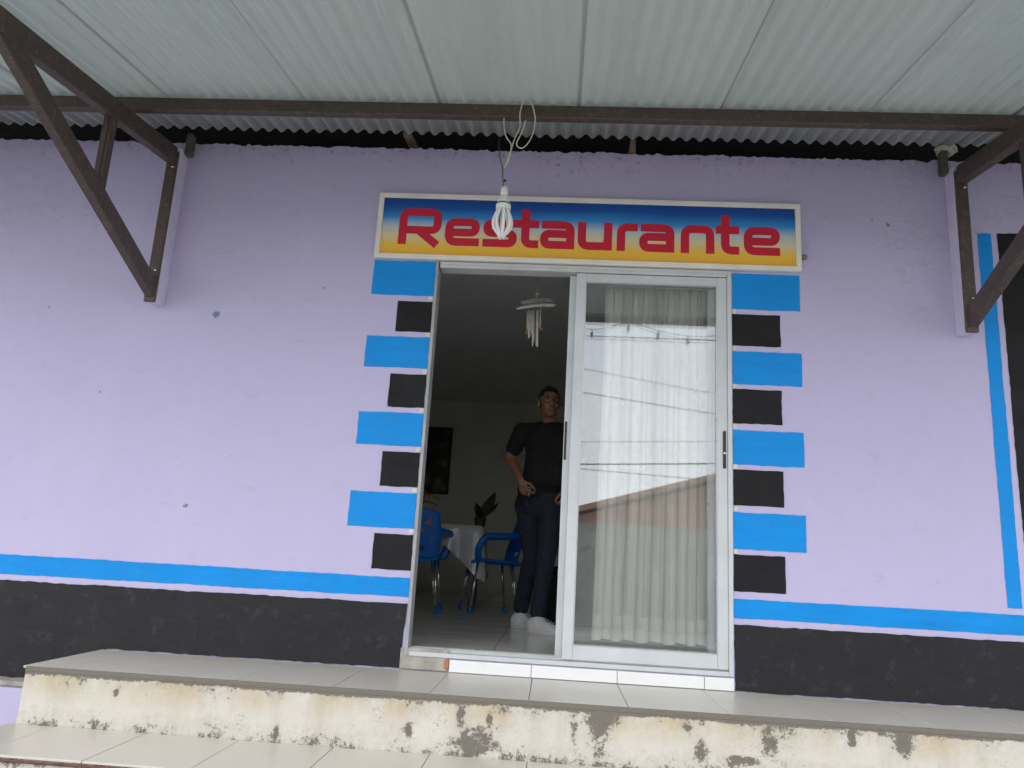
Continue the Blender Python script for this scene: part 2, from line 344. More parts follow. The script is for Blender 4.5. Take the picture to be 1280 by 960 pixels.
def bar(bm, p, q, wid, hgt, up=Vector((0, 0, 1)), bev=.004):
    """rectangular tube from p to q, wid sideways and hgt along up"""
    p, q = Vector(p), Vector(q); d = (q-p).normalized(); s = d.cross(up).normalized(); u = s.cross(d)
    vs = bx(bm, -.5*wid, .5*wid, 0, (q-p).length, -.5*hgt, .5*hgt, bev) if not bev else None
    if bev:
        n0 = len(bm.verts); bx(bm, -.5*wid, .5*wid, 0, (q-p).length, -.5*hgt, .5*hgt, bev)
        bm.verts.ensure_lookup_table(); vs = bm.verts[n0:] if n0 else list(bm.verts)
    T = Matrix(((s.x, d.x, u.x, p.x), (s.y, d.y, u.y, p.y), (s.z, d.z, u.z, p.z), (0, 0, 0, 1)))
    for v in vs: v.co = T @ v.co
def barobj(name, p, q, wid, hgt, mat, parent=None, up=Vector((0, 0, 1)), bev=.004):
    bm = bmesh.new(); bar(bm, p, q, wid, hgt, up, bev); return fin(name, bm, mat, parent)
def tube(bm, pts, rad, n=8, cap=True):
    pts = [Vector(p) for p in pts]; rings = []
    if not isinstance(rad, (list, tuple)): rad = [rad]*len(pts)
    prev = None
    for i, p in enumerate(pts):
        d = (pts[min(i+1, len(pts)-1)] - pts[max(i-1, 0)]).normalized()
        a = Vector((0, 0, 1)) if abs(d.z) < .9 else Vector((1, 0, 0))
        if prev is None: s = d.cross(a).normalized()
        else:
            s = prev - d*prev.dot(d); s = s.normalized() if s.length > 1e-6 else d.cross(a).normalized()
        prev = s; t = d.cross(s)
        rings.append([bm.verts.new(p + (s*math.cos(2*PI*k/n) + t*math.sin(2*PI*k/n))*rad[i]) for k in range(n)])
    for i in range(len(rings)-1):
        for k in range(n): bm.faces.new((rings[i][k], rings[i][(k+1) % n], rings[i+1][(k+1) % n], rings[i+1][k]))
    if cap: bm.faces.new(rings[0][::-1]); bm.faces.new(rings[-1])
def tubeobj(name, pts, rad, mat, parent=None, n=8):
    bm = bmesh.new(); tube(bm, pts, rad, n); return fin(name, bm, mat, parent, True)
def lathe(bm, prof, c=(0, 0, 0), n=16):
    rings = [[bm.verts.new((c[0]+r*math.cos(2*PI*k/n), c[1]+r*math.sin(2*PI*k/n), c[2]+z)) for k in range(n)] for r, z in prof]
    for i in range(len(rings)-1):
        for k in range(n): bm.faces.new((rings[i][k], rings[i][(k+1) % n], rings[i+1][(k+1) % n], rings[i+1][k]))
    bm.faces.new(rings[0][::-1]); bm.faces.new(rings[-1])
def latheobj(name, prof, c, mat, parent=None, n=16):
    bm = bmesh.new(); lathe(bm, prof, c, n); return fin(name, bm, mat, parent, True)
def smooth_path(pts, k=6):
    pts = [Vector(p) for p in pts]; outp = []
    for i in range(len(pts)-1):
        p0, p1, p2, p3 = pts[max(i-1, 0)], pts[i], pts[i+1], pts[min(i+2, len(pts)-1)]
        for j in range(k):
            t = j/k
            outp.append(.5*((2*p1) + (p2-p0)*t + (2*p0-5*p1+4*p2-p3)*t*t + (3*p1-p0-3*p2+p3)*t**3))
    outp.append(pts[-1]); return outp
def panel(name, loop, y0, y1, mat, parent, jit=0.0, step=.03):
    """outline (x,z) extruded from y0 (back) to y1 (front); edges wander a little like hand-cut paint"""
    pts = []
    for i, a in enumerate(loop):
        b_ = loop[(i+1) % len(loop)]; L = math.dist(a, b_); k = max(1, int(L/step)) if jit else 1
        nx, nz_ = -(b_[1]-a[1])/L, (b_[0]-a[0])/L
        for j in range(k):
            t = j/k; x = a[0]+(b_[0]-a[0])*t; z = a[1]+(b_[1]-a[1])*t
            d = jit*(random.uniform(-1, 1)*.6 + mnoise.noise((x*4, z*4, 3.1))) if j else 0
            pts.append((x+nx*d, z+nz_*d))
    bm = bmesh.new()
    f = [bm.verts.new((x, y1, z)) for x, z in pts]; bk = [bm.verts.new((x, y0, z)) for x, z in pts]
    bm.faces.new(f); bm.faces.new(bk[::-1])
    for i in range(len(pts)):
        j = (i+1) % len(pts); bm.faces.new((f[i], bk[i], bk[j], f[j]))
    return fin(name, bm, mat, parent)
def rect(x0, x1, z0, z1): return [(x0, z0), (x1, z0), (x1, z1), (x0, z1)]
def tree_copy(o, parent=None):
    c = o.copy(); C.objects.link(c)
    if parent is not None: c.parent = parent; c.matrix_parent_inverse = o.matrix_parent_inverse.copy()
    for ch in list(o.children): tree_copy(ch, c)
    return c

# ------------------------------------------------------------------ ground and street
GZ = -1.05
struct(fin('ground', (lambda bm: (bx(bm, -400, 400, -800, 60, GZ-.3, GZ-.004), bm)[1])(bmesh.new()), 'pavement'))
struct(box('road', -400, 400, -10.5, -3.0, GZ-.2, GZ+.0, 'asphalt'))
struct(box('pavement', -400, 400, -12.3, -10.5, GZ-.2, GZ+.12, 'pavement', bev=.01))

# ------------------------------------------------------------------ restaurant building
B = thing('restaurant_building', 'single-storey lavender restaurant building with blue and black painted quoins round its door', 'building', (0, 0, GZ))
XL, XR, WT = -6.0, 5.2, 2.82
DX0, DX1, DZ1 = -.735, .922, 2.112           # door opening
WX0, WX1, WZ0, WZ1 = 2.55, 4.1, .75, 2.2     # window east of the black band
bm = bmesh.new()
xs = [XL, -5, -4]
x = -4.0
while x < 3.6: x += .018; xs.append(x)
xs += [WX1, 4.6, XR]
xs += [DX0, DX1, WX0]; xs = sorted(set(round(v, 4) for v in xs))
zs = [GZ, -.02, .6, WZ0, DZ1, WZ1, 2.5, 2.76, WT]
T = .17
cache = {}
def wv(i, j, k):
    key = (i, j, k)
    if key not in cache:
        z = zs[j]
        if j == len(zs)-1:
            xx = xs[i]; z += .010*mnoise.noise((xx*3, 1, 0)) + .009*mnoise.noise((xx*19, 5, 0)) + .006*random.uniform(-1, 1)
        yy = 0.0 if k == 0 else T
        if k == 0 and j == len(zs)-1: yy = .006*random.random()
        cache[key] = bm.verts.new((xs[i], yy, z))
    return cache[key]
def solid(i, j):
    xm, zm = (xs[i]+xs[i+1])/2, (zs[j]+zs[j+1])/2
    if DX0 < xm < DX1 and -.02 < zm < DZ1: return False
    if WX0 < xm < WX1 and WZ0 < zm < WZ1: return False
    return True
nx_, nz_ = len(xs)-1, len(zs)-1
for i in range(nx_):
    for j in range(nz_):
        if not solid(i, j): continue
        bm.faces.new((wv(i, j, 0), wv(i+1, j, 0), wv(i+1, j+1, 0), wv(i, j+1, 0)))
        bm.faces.new((wv(i, j, 1), wv(i, j+1, 1), wv(i+1, j+1, 1), wv(i+1, j, 1)))
        for (di, dj, a, b_) in ((-1, 0, (i, j), (i, j+1)), (1, 0, (i+1, j), (i+1, j+1)), (0, -1, (i, j), (i+1, j)), (0, 1, (i, j+1), (i+1, j+1))):
            ii, jj = i+di, j+dj
            if 0 <= ii < nx_ and 0 <= jj < nz_ and solid(ii, jj): continue
            bm.faces.new((wv(*a, 0), wv(*b_, 0), wv(*b_, 1), wv(*a, 1)))
front = fin('front_wall', bm, 'lavender', B)
def on_wall(name, loop, mat, jit=.0028, d=.003): return panel(name, loop, .004, -d, mat, front, jit)
# quoin blocks either side of the door, blue and black in turn
rows_blue = [(1.905, 2.110), (1.482, 1.661), (1.048, 1.228), (.611, .795)]
rows_black = [(1.692, 1.870), (1.262, 1.448), (.828, 1.014), (.395, .578)]
for k, (a, b_) in enumerate(rows_blue):
    on_wall('painted_block', rect(-1.092-.002*k, -.738, a, b_), 'blue_paint'); on_wall('painted_block', rect(.926, 1.294, a-.012, b_-.008), 'blue_paint')
for k, (a, b_) in enumerate(rows_black):
    on_wall('painted_block', rect(-.936-.004*k, -.738, a, b_), 'black_block'); on_wall('painted_block', rect(.926, 1.185, a-.006, b_-.005), 'black_block')
edges = sorted([v for r in rows_blue+rows_black for v in r])
for a, b_ in zip(edges[1::2], edges[2::2]):
    if b_-a < .06:
        on_wall('filler_patch', rect(-.765, -.737, a+.004, b_-.004), 'filler', .002, .004); on_wall('filler_patch', rect(.926, .948, a-.004, b_-.012), 'filler', .002, .004)
# blue stripes and black dado
on_wall('painted_stripe', [(-6, .245), (-.738, .262), (-.738, .358), (-6, .355)], 'blue_paint', .0025)
on_wall('painted_stripe', [(.926, .257), (5.1, .258), (5.1, .358), (.926, .352)], 'blue_paint', .0025)
on_wall('painted_dado', [(-6, -.26), (-2.36, -.26), (-2.30, LZ+.004), (-.755, LZ+.006), (-.74, .229), (-6, .214)], 'black_paint', .004, .006)
on_wall('painted_dado', [(.928, LZ+.004), (5.1, LZ+.004), (5.1, .225), (.926, .226)], 'black_paint', .004, .006)
on_wall('painted_stripe', rect(2.268, 2.339, .386, 2.385), 'blue_paint', .003)
on_wall('painted_border', [(2.373, .45), (2.55, .45), (2.55, 2.2), (4.1, 2.2), (4.1, .75), (2.55, .75), (2.55, .45), (4.27, .45), (4.27, 2.388), (2.373, 2.388)][:1] +
        [(2.549, .45), (2.549, 2.388), (2.373, 2.388)], 'black_block', .003)
on_wall('painted_border', rect(2.553, 4.27, 2.203, 2.386), 'black_block', .003)
# window beyond the border
wn = fin('window', (lambda bm: (bx(bm, WX0+.002, WX1-.002, .05, .09, WZ0+.002, WZ0+.05), bx(bm, WX0+.002, WX1-.002, .05, .09, WZ1-.05, WZ1-.002), bx(bm, WX0+.002, WX0+.05, .05, .09, WZ0+.05, WZ1-.05),
         bx(bm, WX1-.05, WX1-.002, .05, .09, WZ0+.05, WZ1-.05), bx(bm, 3.30, 3.35, .05, .09, WZ0+.05, WZ1-.05), bm)[-1])(bmesh.new()), 'alu', B)
for x0, x1 in ((2.6, 3.3), (3.35, 4.05)): box('pane', x0, x1, .068, .072, WZ0+.05, WZ1-.05, 'glass', wn)
# plinth below the dado, west of the steps
box('plinth', -6, -2.312, -.095, .0, GZ, -.29, 'lavender', B, .01)
box('plinth_cap', -6, -2.306, -.10, .0, -.289, -.262, 'concrete', B, .008)
# interior shell
RX0, RX1, RY1, CZ = -2.7, 4.4, 6.1, 2.5
box('inner_wall', RX0, RX1, RY1, RY1+.12, -.02, CZ, 'interior_wall', B)
box('inner_wall', RX0-.12, RX0, T+.001, RY1+.12, -.02, CZ, 'interior_wall', B)
box('inner_wall', RX1, RX1+.12, T+.001, RY1+.12, -.02, CZ, 'interior_wall', B)
box('ceiling', RX0-.12, RX1+.12, T+.001, RY1+.12, CZ+.001, CZ+.06, 'interior_ceiling', B)
fl = box('floor', RX0-.12, RX1+.12, T+.001, RY1+.12, -.3, -.004, 'grout', B)
tw = .42
bm = bmesh.new(); bx(bm, -tw/2+.002, tw/2-.002, -tw/2+.002, tw/2-.002, -.003, .0, .0012); tile_me = bpy.data.meshes.new('tile'); bm.to_mesh(tile_me); bm.free(); tile_me.materials.append(M['floor_tile'])
xi = -.297 - tw*5.5
while xi < 1.6:
    yi = T + .002 + tw/2
    while yi < RY1 - .1:
        t_ = bpy.data.objects.new('tile', tile_me); C.objects.link(t_); t_.location = (xi, yi, random.uniform(-.0004, .0004)); t_.parent = fl
        t_.matrix_parent_inverse = Matrix.Identity(4)
        yi += tw
    xi += tw
# threshold below the door track
box('threshold', DX0+.001, DX1-.001, .002, T, -.30, -.025, 'concrete', B)
box('bare_concrete_patch', -.757, -.507, -.010, .02, LZ+.001, .015, 'concrete', B, .006)
box('broken_brick', -.528, -.503, -.012, .0, LZ+.016, -.03, 'brick', B, .003)
tx = [-.501, -.084, .346, .776, .923]
for a, b_ in zip(tx[:-1], tx[1:]):
    box('threshold_tile', a+.0015, b_-.0015, -.014, .001, LZ+.003, -.031, 'white_tile', B, .0015)
# upper walls and main roof above the room (dark attic)
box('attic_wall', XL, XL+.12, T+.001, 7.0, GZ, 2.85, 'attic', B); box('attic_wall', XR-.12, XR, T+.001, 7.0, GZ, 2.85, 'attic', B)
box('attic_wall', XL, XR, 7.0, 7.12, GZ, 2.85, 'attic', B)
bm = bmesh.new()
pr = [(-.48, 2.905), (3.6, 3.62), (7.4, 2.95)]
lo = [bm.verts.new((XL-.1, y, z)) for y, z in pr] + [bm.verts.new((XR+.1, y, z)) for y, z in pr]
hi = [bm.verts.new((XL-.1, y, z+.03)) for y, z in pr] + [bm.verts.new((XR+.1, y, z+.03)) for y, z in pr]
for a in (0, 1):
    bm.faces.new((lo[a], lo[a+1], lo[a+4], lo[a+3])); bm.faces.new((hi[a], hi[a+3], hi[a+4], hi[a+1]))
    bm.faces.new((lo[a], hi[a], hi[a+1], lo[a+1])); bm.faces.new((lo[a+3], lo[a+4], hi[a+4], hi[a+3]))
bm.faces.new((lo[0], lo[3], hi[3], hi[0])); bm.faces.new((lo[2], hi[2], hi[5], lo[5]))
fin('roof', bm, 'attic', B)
for s in (XL, XR-.12):
    panel('gable', [(0, 0), (1, 0), (1, 1)], 0, 0, 'attic', B) if False else None
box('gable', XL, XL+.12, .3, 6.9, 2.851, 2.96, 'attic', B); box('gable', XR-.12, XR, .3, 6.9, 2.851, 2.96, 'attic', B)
# rafter ends in the gap above the wall
p = at(512, 177, y=.10); tubeobj('rafter_end', [(p.x, .02, p.z+.005), (p.x, .6, p.z+.09)], .027, 'wood', B, 10)
p = at(790, 184, y=.10); box('rafter_end', p.x-.016, p.x+.016, .03, .5, 2.815, 2.93, 'wood', B, .003)
p = at(1184, 187, y=-.03)
bm = bmesh.new(); bmesh.ops.create_icosphere(bm, subdivisions=3, radius=1)
for v in bm.verts: v.co = Vector((p.x+v.co.x*.058, -.015+v.co.y*.05, p.z+.006+v.co.z*.038)) + .012*mnoise.noise_vector(v.co*2.2)
fin('packing_stone', bm, 'concrete', B)

# ------------------------------------------------------------------ sliding glass door
def frame_piece(name, x0, x1, y0, y1, z0, z1, par, mat='alu', bev=.002): return box(name, x0, x1, y0, y1, z0, z1, mat, par, bev)
D = frame_piece('door_frame', DX0+.001, DX0+.017, -.012, .085, -.024, DZ1-.002, B, 'jamb_grey')
frame_piece('jamb', DX1-.024, DX1-.001, -.012, .085, -.024, DZ1-.002, D)
frame_piece('head_track', DX0+.025, DX1-.025, -.010, .085, DZ1-.036, DZ1-.002, D)
frame_piece('head_lip', DX0+.025, DX1-.025, -.013, -.011, DZ1-.018, DZ1-.002, D)
frame_piece('sill_track', DX0+.025, DX1-.025, -.016, .085, -.024, -.002, D)
frame_piece('sill_rail', DX0+.025, DX1-.025, .008, .014, -.001, .018, D, 'alu_grey', .001)
frame_piece('sill_rail', DX0+.025, DX1-.025, .052, .058, -.001, .018, D, 'alu_grey', .001)
def door_leaf(x0, x1, y0, y1, label):
    z0, z1 = .006, DZ1-.040; sw = .052
    L = frame_piece('sliding_door', x0, x0+sw, y0, y1, z0, z1, B); L['label'] = label
    frame_piece('stile', x1-sw, x1, y0, y1, z0, z1, L)
    frame_piece('rail', x0+sw+.0005, x1-sw-.0005, y0+.002, y1-.002, z0, z0+.068, L)
    frame_piece('rail', x0+sw+.0005, x1-sw-.0005, y0+.002, y1-.002, z1-.046, z1, L)
    ym = (y0+y1)/2
    for a, b_, c_, d_ in ((x0+sw, x0+sw+.006, z0+.068, z1-.046), (x1-sw-.006, x1-sw, z0+.068, z1-.046), (x0+sw+.006, x1-sw-.006, z0+.068, z0+.074), (x0+sw+.006, x1-sw-.006, z1-.052, z1-.046)):
        box('gasket', a+.0003, b_-.0003, y0+.004, y1-.004, c_+.0003, d_-.0003, 'alu_grey', L)
    box('pane', x0+sw+.006, x1-sw-.006, ym-.002, ym+.002, z0+.074, z1-.052, 'glass', L)
    return L
d1 = door_leaf(.066, .897, -.004, .030, 'closed front leaf of the sliding glass door with black handle')
d2 = door_leaf(.030, .860, .040, .072, 'rear leaf of the sliding glass door slid open behind the front one')
h1 = box('handle', .872, .888, -.012, -.004, 1.01, 1.21, 'black_plastic', d1, .003)
latheobj('lock', [(.007, 0), (.007, .004), (.004, .006)], (0, 0, 0), 'chrome', d1, 10).matrix_local = Matrix.Translation((.880, -.012, 1.09)) @ Matrix.Rotation(PI/2, 4, 'X')
box('latch', .034, .046, .034, .040, 1.02, 1.23, 'black_plastic', d2, .002)

# ------------------------------------------------------------------ entrance steps
S = thing('entrance_steps', 'tiled entrance steps with flaking cream risers below the glass door', 'steps', (0, -1, GZ))
SX0, SX1 = -2.30, 4.6
st = box('landing', SX0, SX1, LF, -.0075, GZ, LZ-.010, 'riser', S, .004)
box('concrete_nosing', SX0-.001, SX1, LF-.002, LF+.009, LZ-.022, LZ+.0008, 'riser', st, .003)
lseams = [SX0-.02, -2.20, -1.775, -1.35, -.925, -.504, -.077, .346, .765, 1.19, 1.61, 2.035, 2.46, 2.88, 3.3, 3.73, 4.15, SX1]
for a, b_ in zip(lseams[:-1], lseams[1:]):
    box('tile', a+.0015, b_-.0015, LF+.0095, -.0078 if not (a > -.8 and b_ < .95) else -.0148, LZ-.0095, LZ + random.uniform(-.0008, .0008), 'step_tile', st, .002)
T2, T2F = -.329, -1.10
s2 = box('lower_step', SX0-.02, SX1, T2F, LF-.001, GZ, T2-.010, 'riser', S, .012)
x = -2.12 - .41
while x < SX1-.1:
    a, b_ = max(x, SX0-.03), min(x+.41, SX1)
    if b_-a > .05: box('tile', a+.0015, b_-.0015, T2F+.0005, LF-.004, T2-.0095, T2 + random.uniform(-.0008, .0008), 'step_tile', s2, .002)
    x += .41
s2e = box('red_nosing', SX0, SX1, T2F-.012, T2F-.0005, T2-.020, T2-.011, 'dark_edge', s2, .003)
box('lower_step', SX0-.02, SX1, T2F-.42, T2F-.013, GZ, -.57, 'riser', S, .012); box('lower_step', SX0-.02, SX1, T2F-.84, T2F-.421, GZ, -.81, 'riser', S, .012)

# ------------------------------------------------------------------ canopy
RS, RZ0 = .1507, 2.874
def roofz(y): return RZ0 + RS*y
K = thing('canopy', 'corrugated grey canopy on brown steel brackets along the lavender wall', 'canopy', (0, -.05, 1.7))
P, AMP, YI, YO = .0757, .0128, -.112, -2.22
def sheet(x0, wdt, flip):
    bm = bmesh.new(); n = int(round(wdt/P*10)); ys = [YI, -.6, -1.1, -1.6, YO]; rows = []
    for lay in (0, 1):
        g_ = []
        for y in ys:
            r = []
            for i in range(n+1):
                xx = x0 + wdt*i/n; t = i/n
                z = roofz(y) + AMP*math.cos(2*PI*(xx-.01)/P) + -.005*(t-.5) + .004*lay*.4 + .003*mnoise.noise((xx*1.3, y*1.1, 2))
                r.append(bm.verts.new((xx, y + (.004*mnoise.noise((xx*5, 0, 1)) if y == YI else 0) + flip, z)))
            g_.append(r)
        rows.append(g_)
    for lay, g_ in enumerate(rows):
        for j in range(len(ys)-1):
            for i in range(n):
                q = (g_[j][i], g_[j][i+1], g_[j+1][i+1], g_[j+1][i]); bm.faces.new(q if lay else q[::-1])
    for j in (0, len(ys)-1):
        for i in range(n): bm.faces.new((rows[0][j][i], rows[0][j][i+1], rows[1][j][i+1], rows[1][j][i]))
    for i in (0, n):
        for j in range(len(ys)-1): bm.faces.new((rows[0][j][i], rows[0][j+1][i], rows[1][j+1][i], rows[1][j][i]))
    return fin('roof_sheet', bm, 'sheet', K, True)
SW = .7275
for k in range(-7, 7):
    sheet(.027 + SW*k, SW+.014, random.uniform(-.006, .006))
# purlins
py0, py1 = -.548, -.500
box('purlin', -5.0, 4.9, py0, py1, roofz(py0)-AMP-.075, roofz(py0)-AMP-.004, 'brown', K, .004)
box('purlin', -5.0, 4.9, -2.14, -2.09, roofz(-2.14)-AMP-.075, roofz(-2.14)-AMP-.004, 'brown', K, .004)
def bracket(xc, side, name):
    # side: +1 when the room door lies to the east of the bracket
    sx = xc - .03
    post_x0, post_x1 = xc-.032, xc+.032
    br = box('bracket', post_x0, post_x1, -.118, -.098, 1.775, 2.70, 'brown', K, .004)      # front flange of the wall post
    box('post_side', post_x0+.001, post_x1-.001, -.0975, .001, 1.785, 2.735, 'pale_lavender', br, .004)
    def az(y): return 2.737 + .128*y
    zt = lambda y: az(y) - .050
    barobj('arm', (xc, -.119, zt(-.119)), (xc, -2.10, min(zt(-2.10), roofz(-2.14)-AMP-.13)), .056, .10, 'brown', br)
    a, e = Vector((xc+.001, -.10, 1.845)), Vector((xc+.001, -1.50, zt(-1.5)-.035))
    barobj('strut', a, e, .050, .098, 'brown', br)
    t = (.70-.10)/(1.50-.10); zb = 1.845 + (e.z-1.845)*t
    box('web', xc-.024, xc+.006, -.745, -.670, zb+.03, zt(-.70)-.045, 'brown', br, .003)
    box('web_flange', xc+.0065, xc+.022, -.74, -.70, zb+.03, zt(-.70)-.045, 'brown', br, .002)
    for z in (1.87, 1.96, 2.60):
        b_ = latheobj('bolt', [(.008, 0), (.008, .005), (.005, .007)], (0, 0, 0), 'chrome', br, 6)
        b_.matrix_local = Matrix.Translation((xc+.012, -.118, z)) @ Matrix.Rotation(PI/2, 4, 'X')
    return br
bL = bracket(-2.318, 1, 'L'); bR = bracket(2.143, -1, 'R')
for xc, s in ((-2.318, 1), (2.143, -1)):
    box('packing_block', xc+.050*s-.018, xc+.050*s+.018, -.060, -.010, 2.715, roofz(-.04)-AMP-.002, 'old_mortar', K, .004)

# ------------------------------------------------------------------ sign
SG = thing('restaurant_sign', 'rectangular printed sign reading Restaurante in red above the glass door', 'sign', (.1, -.02, 2.11))
x0, x1, z0, z1, ft = -1.092, 1.300, 2.116, 2.517, .028
yF = -.030
panel_o = box('panel', x0+.01, x1-.01, -.022, -.004, z0+.01, z1-.01, 'sign_print', SG)
for a in (rect(x0, x1, z0, z0+ft), rect(x0, x1, z1-ft, z1), rect(x0, x0+ft, z0+ft+.0003, z1-ft-.0003), rect(x1-ft, x1, z0+ft+.0003, z1-ft-.0003)):
    xx = [q[0] for q in a]; z_ = [q[1] for q in a]
    box('frame', min(xx), max(xx), -.034, -.003, min(z_), max(z_), 'cream_frame', SG, .002)
for sx in (x0+.014, .0, .6, -.6, x1-.014):
    for sz in (z0+.014, z1-.014):
        o_ = latheobj('screw', [(.006, 0), (.006, .002)], (0, 0, 0), 'alu_grey', SG, 8); o_.matrix_local = Matrix.Translation((sx-SG.location.x, -.034-SG.location.y, sz-SG.location.z)) @ Matrix.Rotation(PI/2, 4, 'X'); o_.matrix_parent_inverse = Matrix.Identity(4)
def stroke(bm, pts, rad, t, ox, oz, y0, y1):
    # centre line with rounded corners
    P_ = [Vector((a, b_)) for a, b_ in pts]; line = [P_[0]]
    for i in range(1, len(P_)-1):
        a, b_, c_ = P_[i-1], P_[i], P_[i+1]; r = min(rad, (a-b_).length*.49, (c_-b_).length*.49)
        u, v = (a-b_).normalized()*r, (c_-b_).normalized()*r
        for k in range(7):
            s = k/6; line.append((b_+u)*(1-s)**2 + b_*2*s*(1-s) + (b_+v)*s*s)
    line.append(P_[-1]); L, R2 = [], []
    for i, p in enumerate(line):
        d = (line[min(i+1, len(line)-1)] - line[max(i-1, 0)]).normalized(); n = Vector((-d.y, d.x))*t/2
        L.append(p+n); R2.append(p-n)
    def mk(v, y): return bm.verts.new((ox+v.x, y, oz+v.y))
    fl_, fr_, bl_, br_ = ([mk(v, y) for v in S_] for S_, y in ((L, y1), (R2, y1), (L, y0), (R2, y0)))
    for i in range(len(line)-1):
        bm.faces.new((fl_[i], fr_[i], fr_[i+1], fl_[i+1])); bm.faces.new((bl_[i], bl_[i+1], br_[i+1], br_[i]))
        bm.faces.new((fl_[i], fl_[i+1], bl_[i+1], bl_[i])); bm.faces.new((fr_[i], br_[i], br_[i+1], fr_[i+1]))
    bm.faces.new((fl_[0], bl_[0], br_[0], fr_[0])); bm.faces.new((fl_[-1], fr_[-1], br_[-1], bl_[-1]))
def letter(ch, ox, wd, base, h, H, t):
    k = t/2; w_ = wd; hb = h*.5
    G = {'R': [[(k, 0), (k, H-k), (w_-k, H-k), (w_-k, H*.40), (t, H*.40)], [(w_*.50, H*.36), (w_-k*.9, 0)]],
         'e': [[(w_, k), (k, k), (k, h-k), (w_-k, h-k), (w_-k, hb-.003), (t, hb-.003)]],
         's': [[(w_-.003, h-k), (k, h-k), (k, hb), (w_-k, hb), (w_-k, k), (0, k)]],
         't': [[(w_*.22+k, H*1.05), (w_*.22+k, k), (w_, k)], [(0, h-k), (w_, h-k)]],
         'a': [[(.008, h-k), (w_-k, h-k), (w_-k, 0)], [(w_-t*.8, hb+.006), (k, hb+.006), (k, k), (w_-t*.8, k)]],
         'u': [[(k, h), (k, k), (w_-k, k), (w_-k, h)], [(w_-k, h*.5), (w_-k, 0)]],
         'r': [[(k, 0), (k, h-k), (w_, h-k)]], 'n': [[(k, 0), (k, h-k), (w_-k, h-k), (w_-k, 0)]]}[ch]
    bm = bmesh.new()
    for q, pts in enumerate(G): stroke(bm, pts, .040, t, ox, base, -.0215, -.0245-.0008*q)
    return fin('letter', bm, 'letter_red', SG)
LX = [('R', 498, 551), ('e', 556, 599), ('s', 603.5, 646), ('t', 645, 673), ('a', 675, 718), ('u', 722, 765), ('r', 771, 797), ('a', 799, 843), ('n', 851, 893), ('t', 895, 924), ('e', 930, 975)]
for ch, a, b_ in LX:
    pa = at(a, 292+(a-498)*.032, y=-.025); pb = at(b_, 292+(b_-498)*.032, y=-.025)
    letter(ch, pa.x, pb.x-pa.x, 2.205, .168, .222, .0465)
p = at(1006, 321, y=-.02); box('stub', p.x-.018, p.x+.012, -.03, -.001, p.z-.012, p.z+.010, 'wood', B, .004)

# ------------------------------------------------------------------ hanging bulb
yb = -.565
HL = thing('hanging_bulb', 'white lotus-shaped energy-saving bulb hanging on a looped cable from the purlin', 'light bulb', tuple(at(629, 262, y=yb)))
def px(pts, y, dy=None): return [at(a, b_, y=y + (dy[i] if dy else 0)) for i, (a, b_) in enumerate(pts)]
tubeobj('cable', smooth_path(px([(630, 211), (638, 190), (643, 174), (650, 158), (650, 142), (654, 128), (660, 124), (666, 133), (669, 152), (664, 172), (655, 184), (648, 184), (646, 178), (653, 164), (657, 150)], yb, [0]*5+[-.004]*2+[-.008]*8)), .0034, 'cable', HL)
tubeobj('cable', smooth_path(px([(629, 211), (636, 200), (639, 182), (634, 173), (631, 165), (630, 150), (633, 130)], yb+.012, [0, 0, 0, 0, 0, .02, .03])), .0035, 'cable', HL)
tubeobj('cable', smooth_path(px([(629, 233), (628.5, 220), (628, 209), (625.5, 200), (624, 188), (624, 172)], yb+.005, [0, 0, .004, .03, .06, .12])), .0026, 'dark_wire', HL)
tubeobj('cable', smooth_path(px([(632, 126), (645, 125), (656, 124.5)], yb, [.006, .0, -.002])), .0034, 'cable', HL)
pc = at(629, 262, y=yb); pt_ = at(629, 233, y=yb); L_ = pt_.z-pc.z
latheobj('knot', [(.004, 0), (.008, .006), (.004, .014)], (pc.x, pc.y, pt_.z+.025), 'dark_wire', HL, 8)
latheobj('socket', [(.017, 0), (.020, .004), (.019, .030), (.015, .044), (.010, .047)], (pc.x, pc.y, pt_.z-.050), 'white_plastic', HL)
latheobj('ballast', [(.020, .0), (.037, .004), (.038, .022), (.036, .030), (.030, .048), (.019, .066), (.018, .078)], (pc.x, pc.y, pt_.z-.129), 'white_plastic', HL, 24)
latheobj('green_ring', [(.0372, 0), (.0385, .002), (.0385, .007), (.0365, .009)], (pc.x, pc.y, pt_.z-.104), 'green_ring', HL, 24)
zt_, zb_ = pt_.z-.128, at(629, 296, y=yb).z
for k in range(8):
    a = 2*PI*k/8+.2; pts = []
    for i in range(13):
        t = i/12; r = .025 + .032*math.sin(min(1, t*1.08)*PI)**.9*(.55+.6*t) - .012*t
        pts.append((pc.x+r*math.cos(a), pc.y+r*math.sin(a), zt_+(zb_-zt_)*t))
    tubeobj('lamp_tube', pts, .0078, 'bulb_glass', HL, 8)
for k in range(4):
    a = 2*PI*(2*k+.5)/8+.2; r = .012
    tubeobj('lamp_tube', smooth_path([(pc.x+r*math.cos(a-.39), pc.y+r*math.sin(a-.39), zb_+.001), (pc.x+r*1.1*math.cos(a), pc.y+r*1.1*math.sin(a), zb_-.005), (pc.x+r*math.cos(a+.39), pc.y+r*math.sin(a+.39), zb_+.001)], 4), .0062, 'bulb_glass', HL, 8)

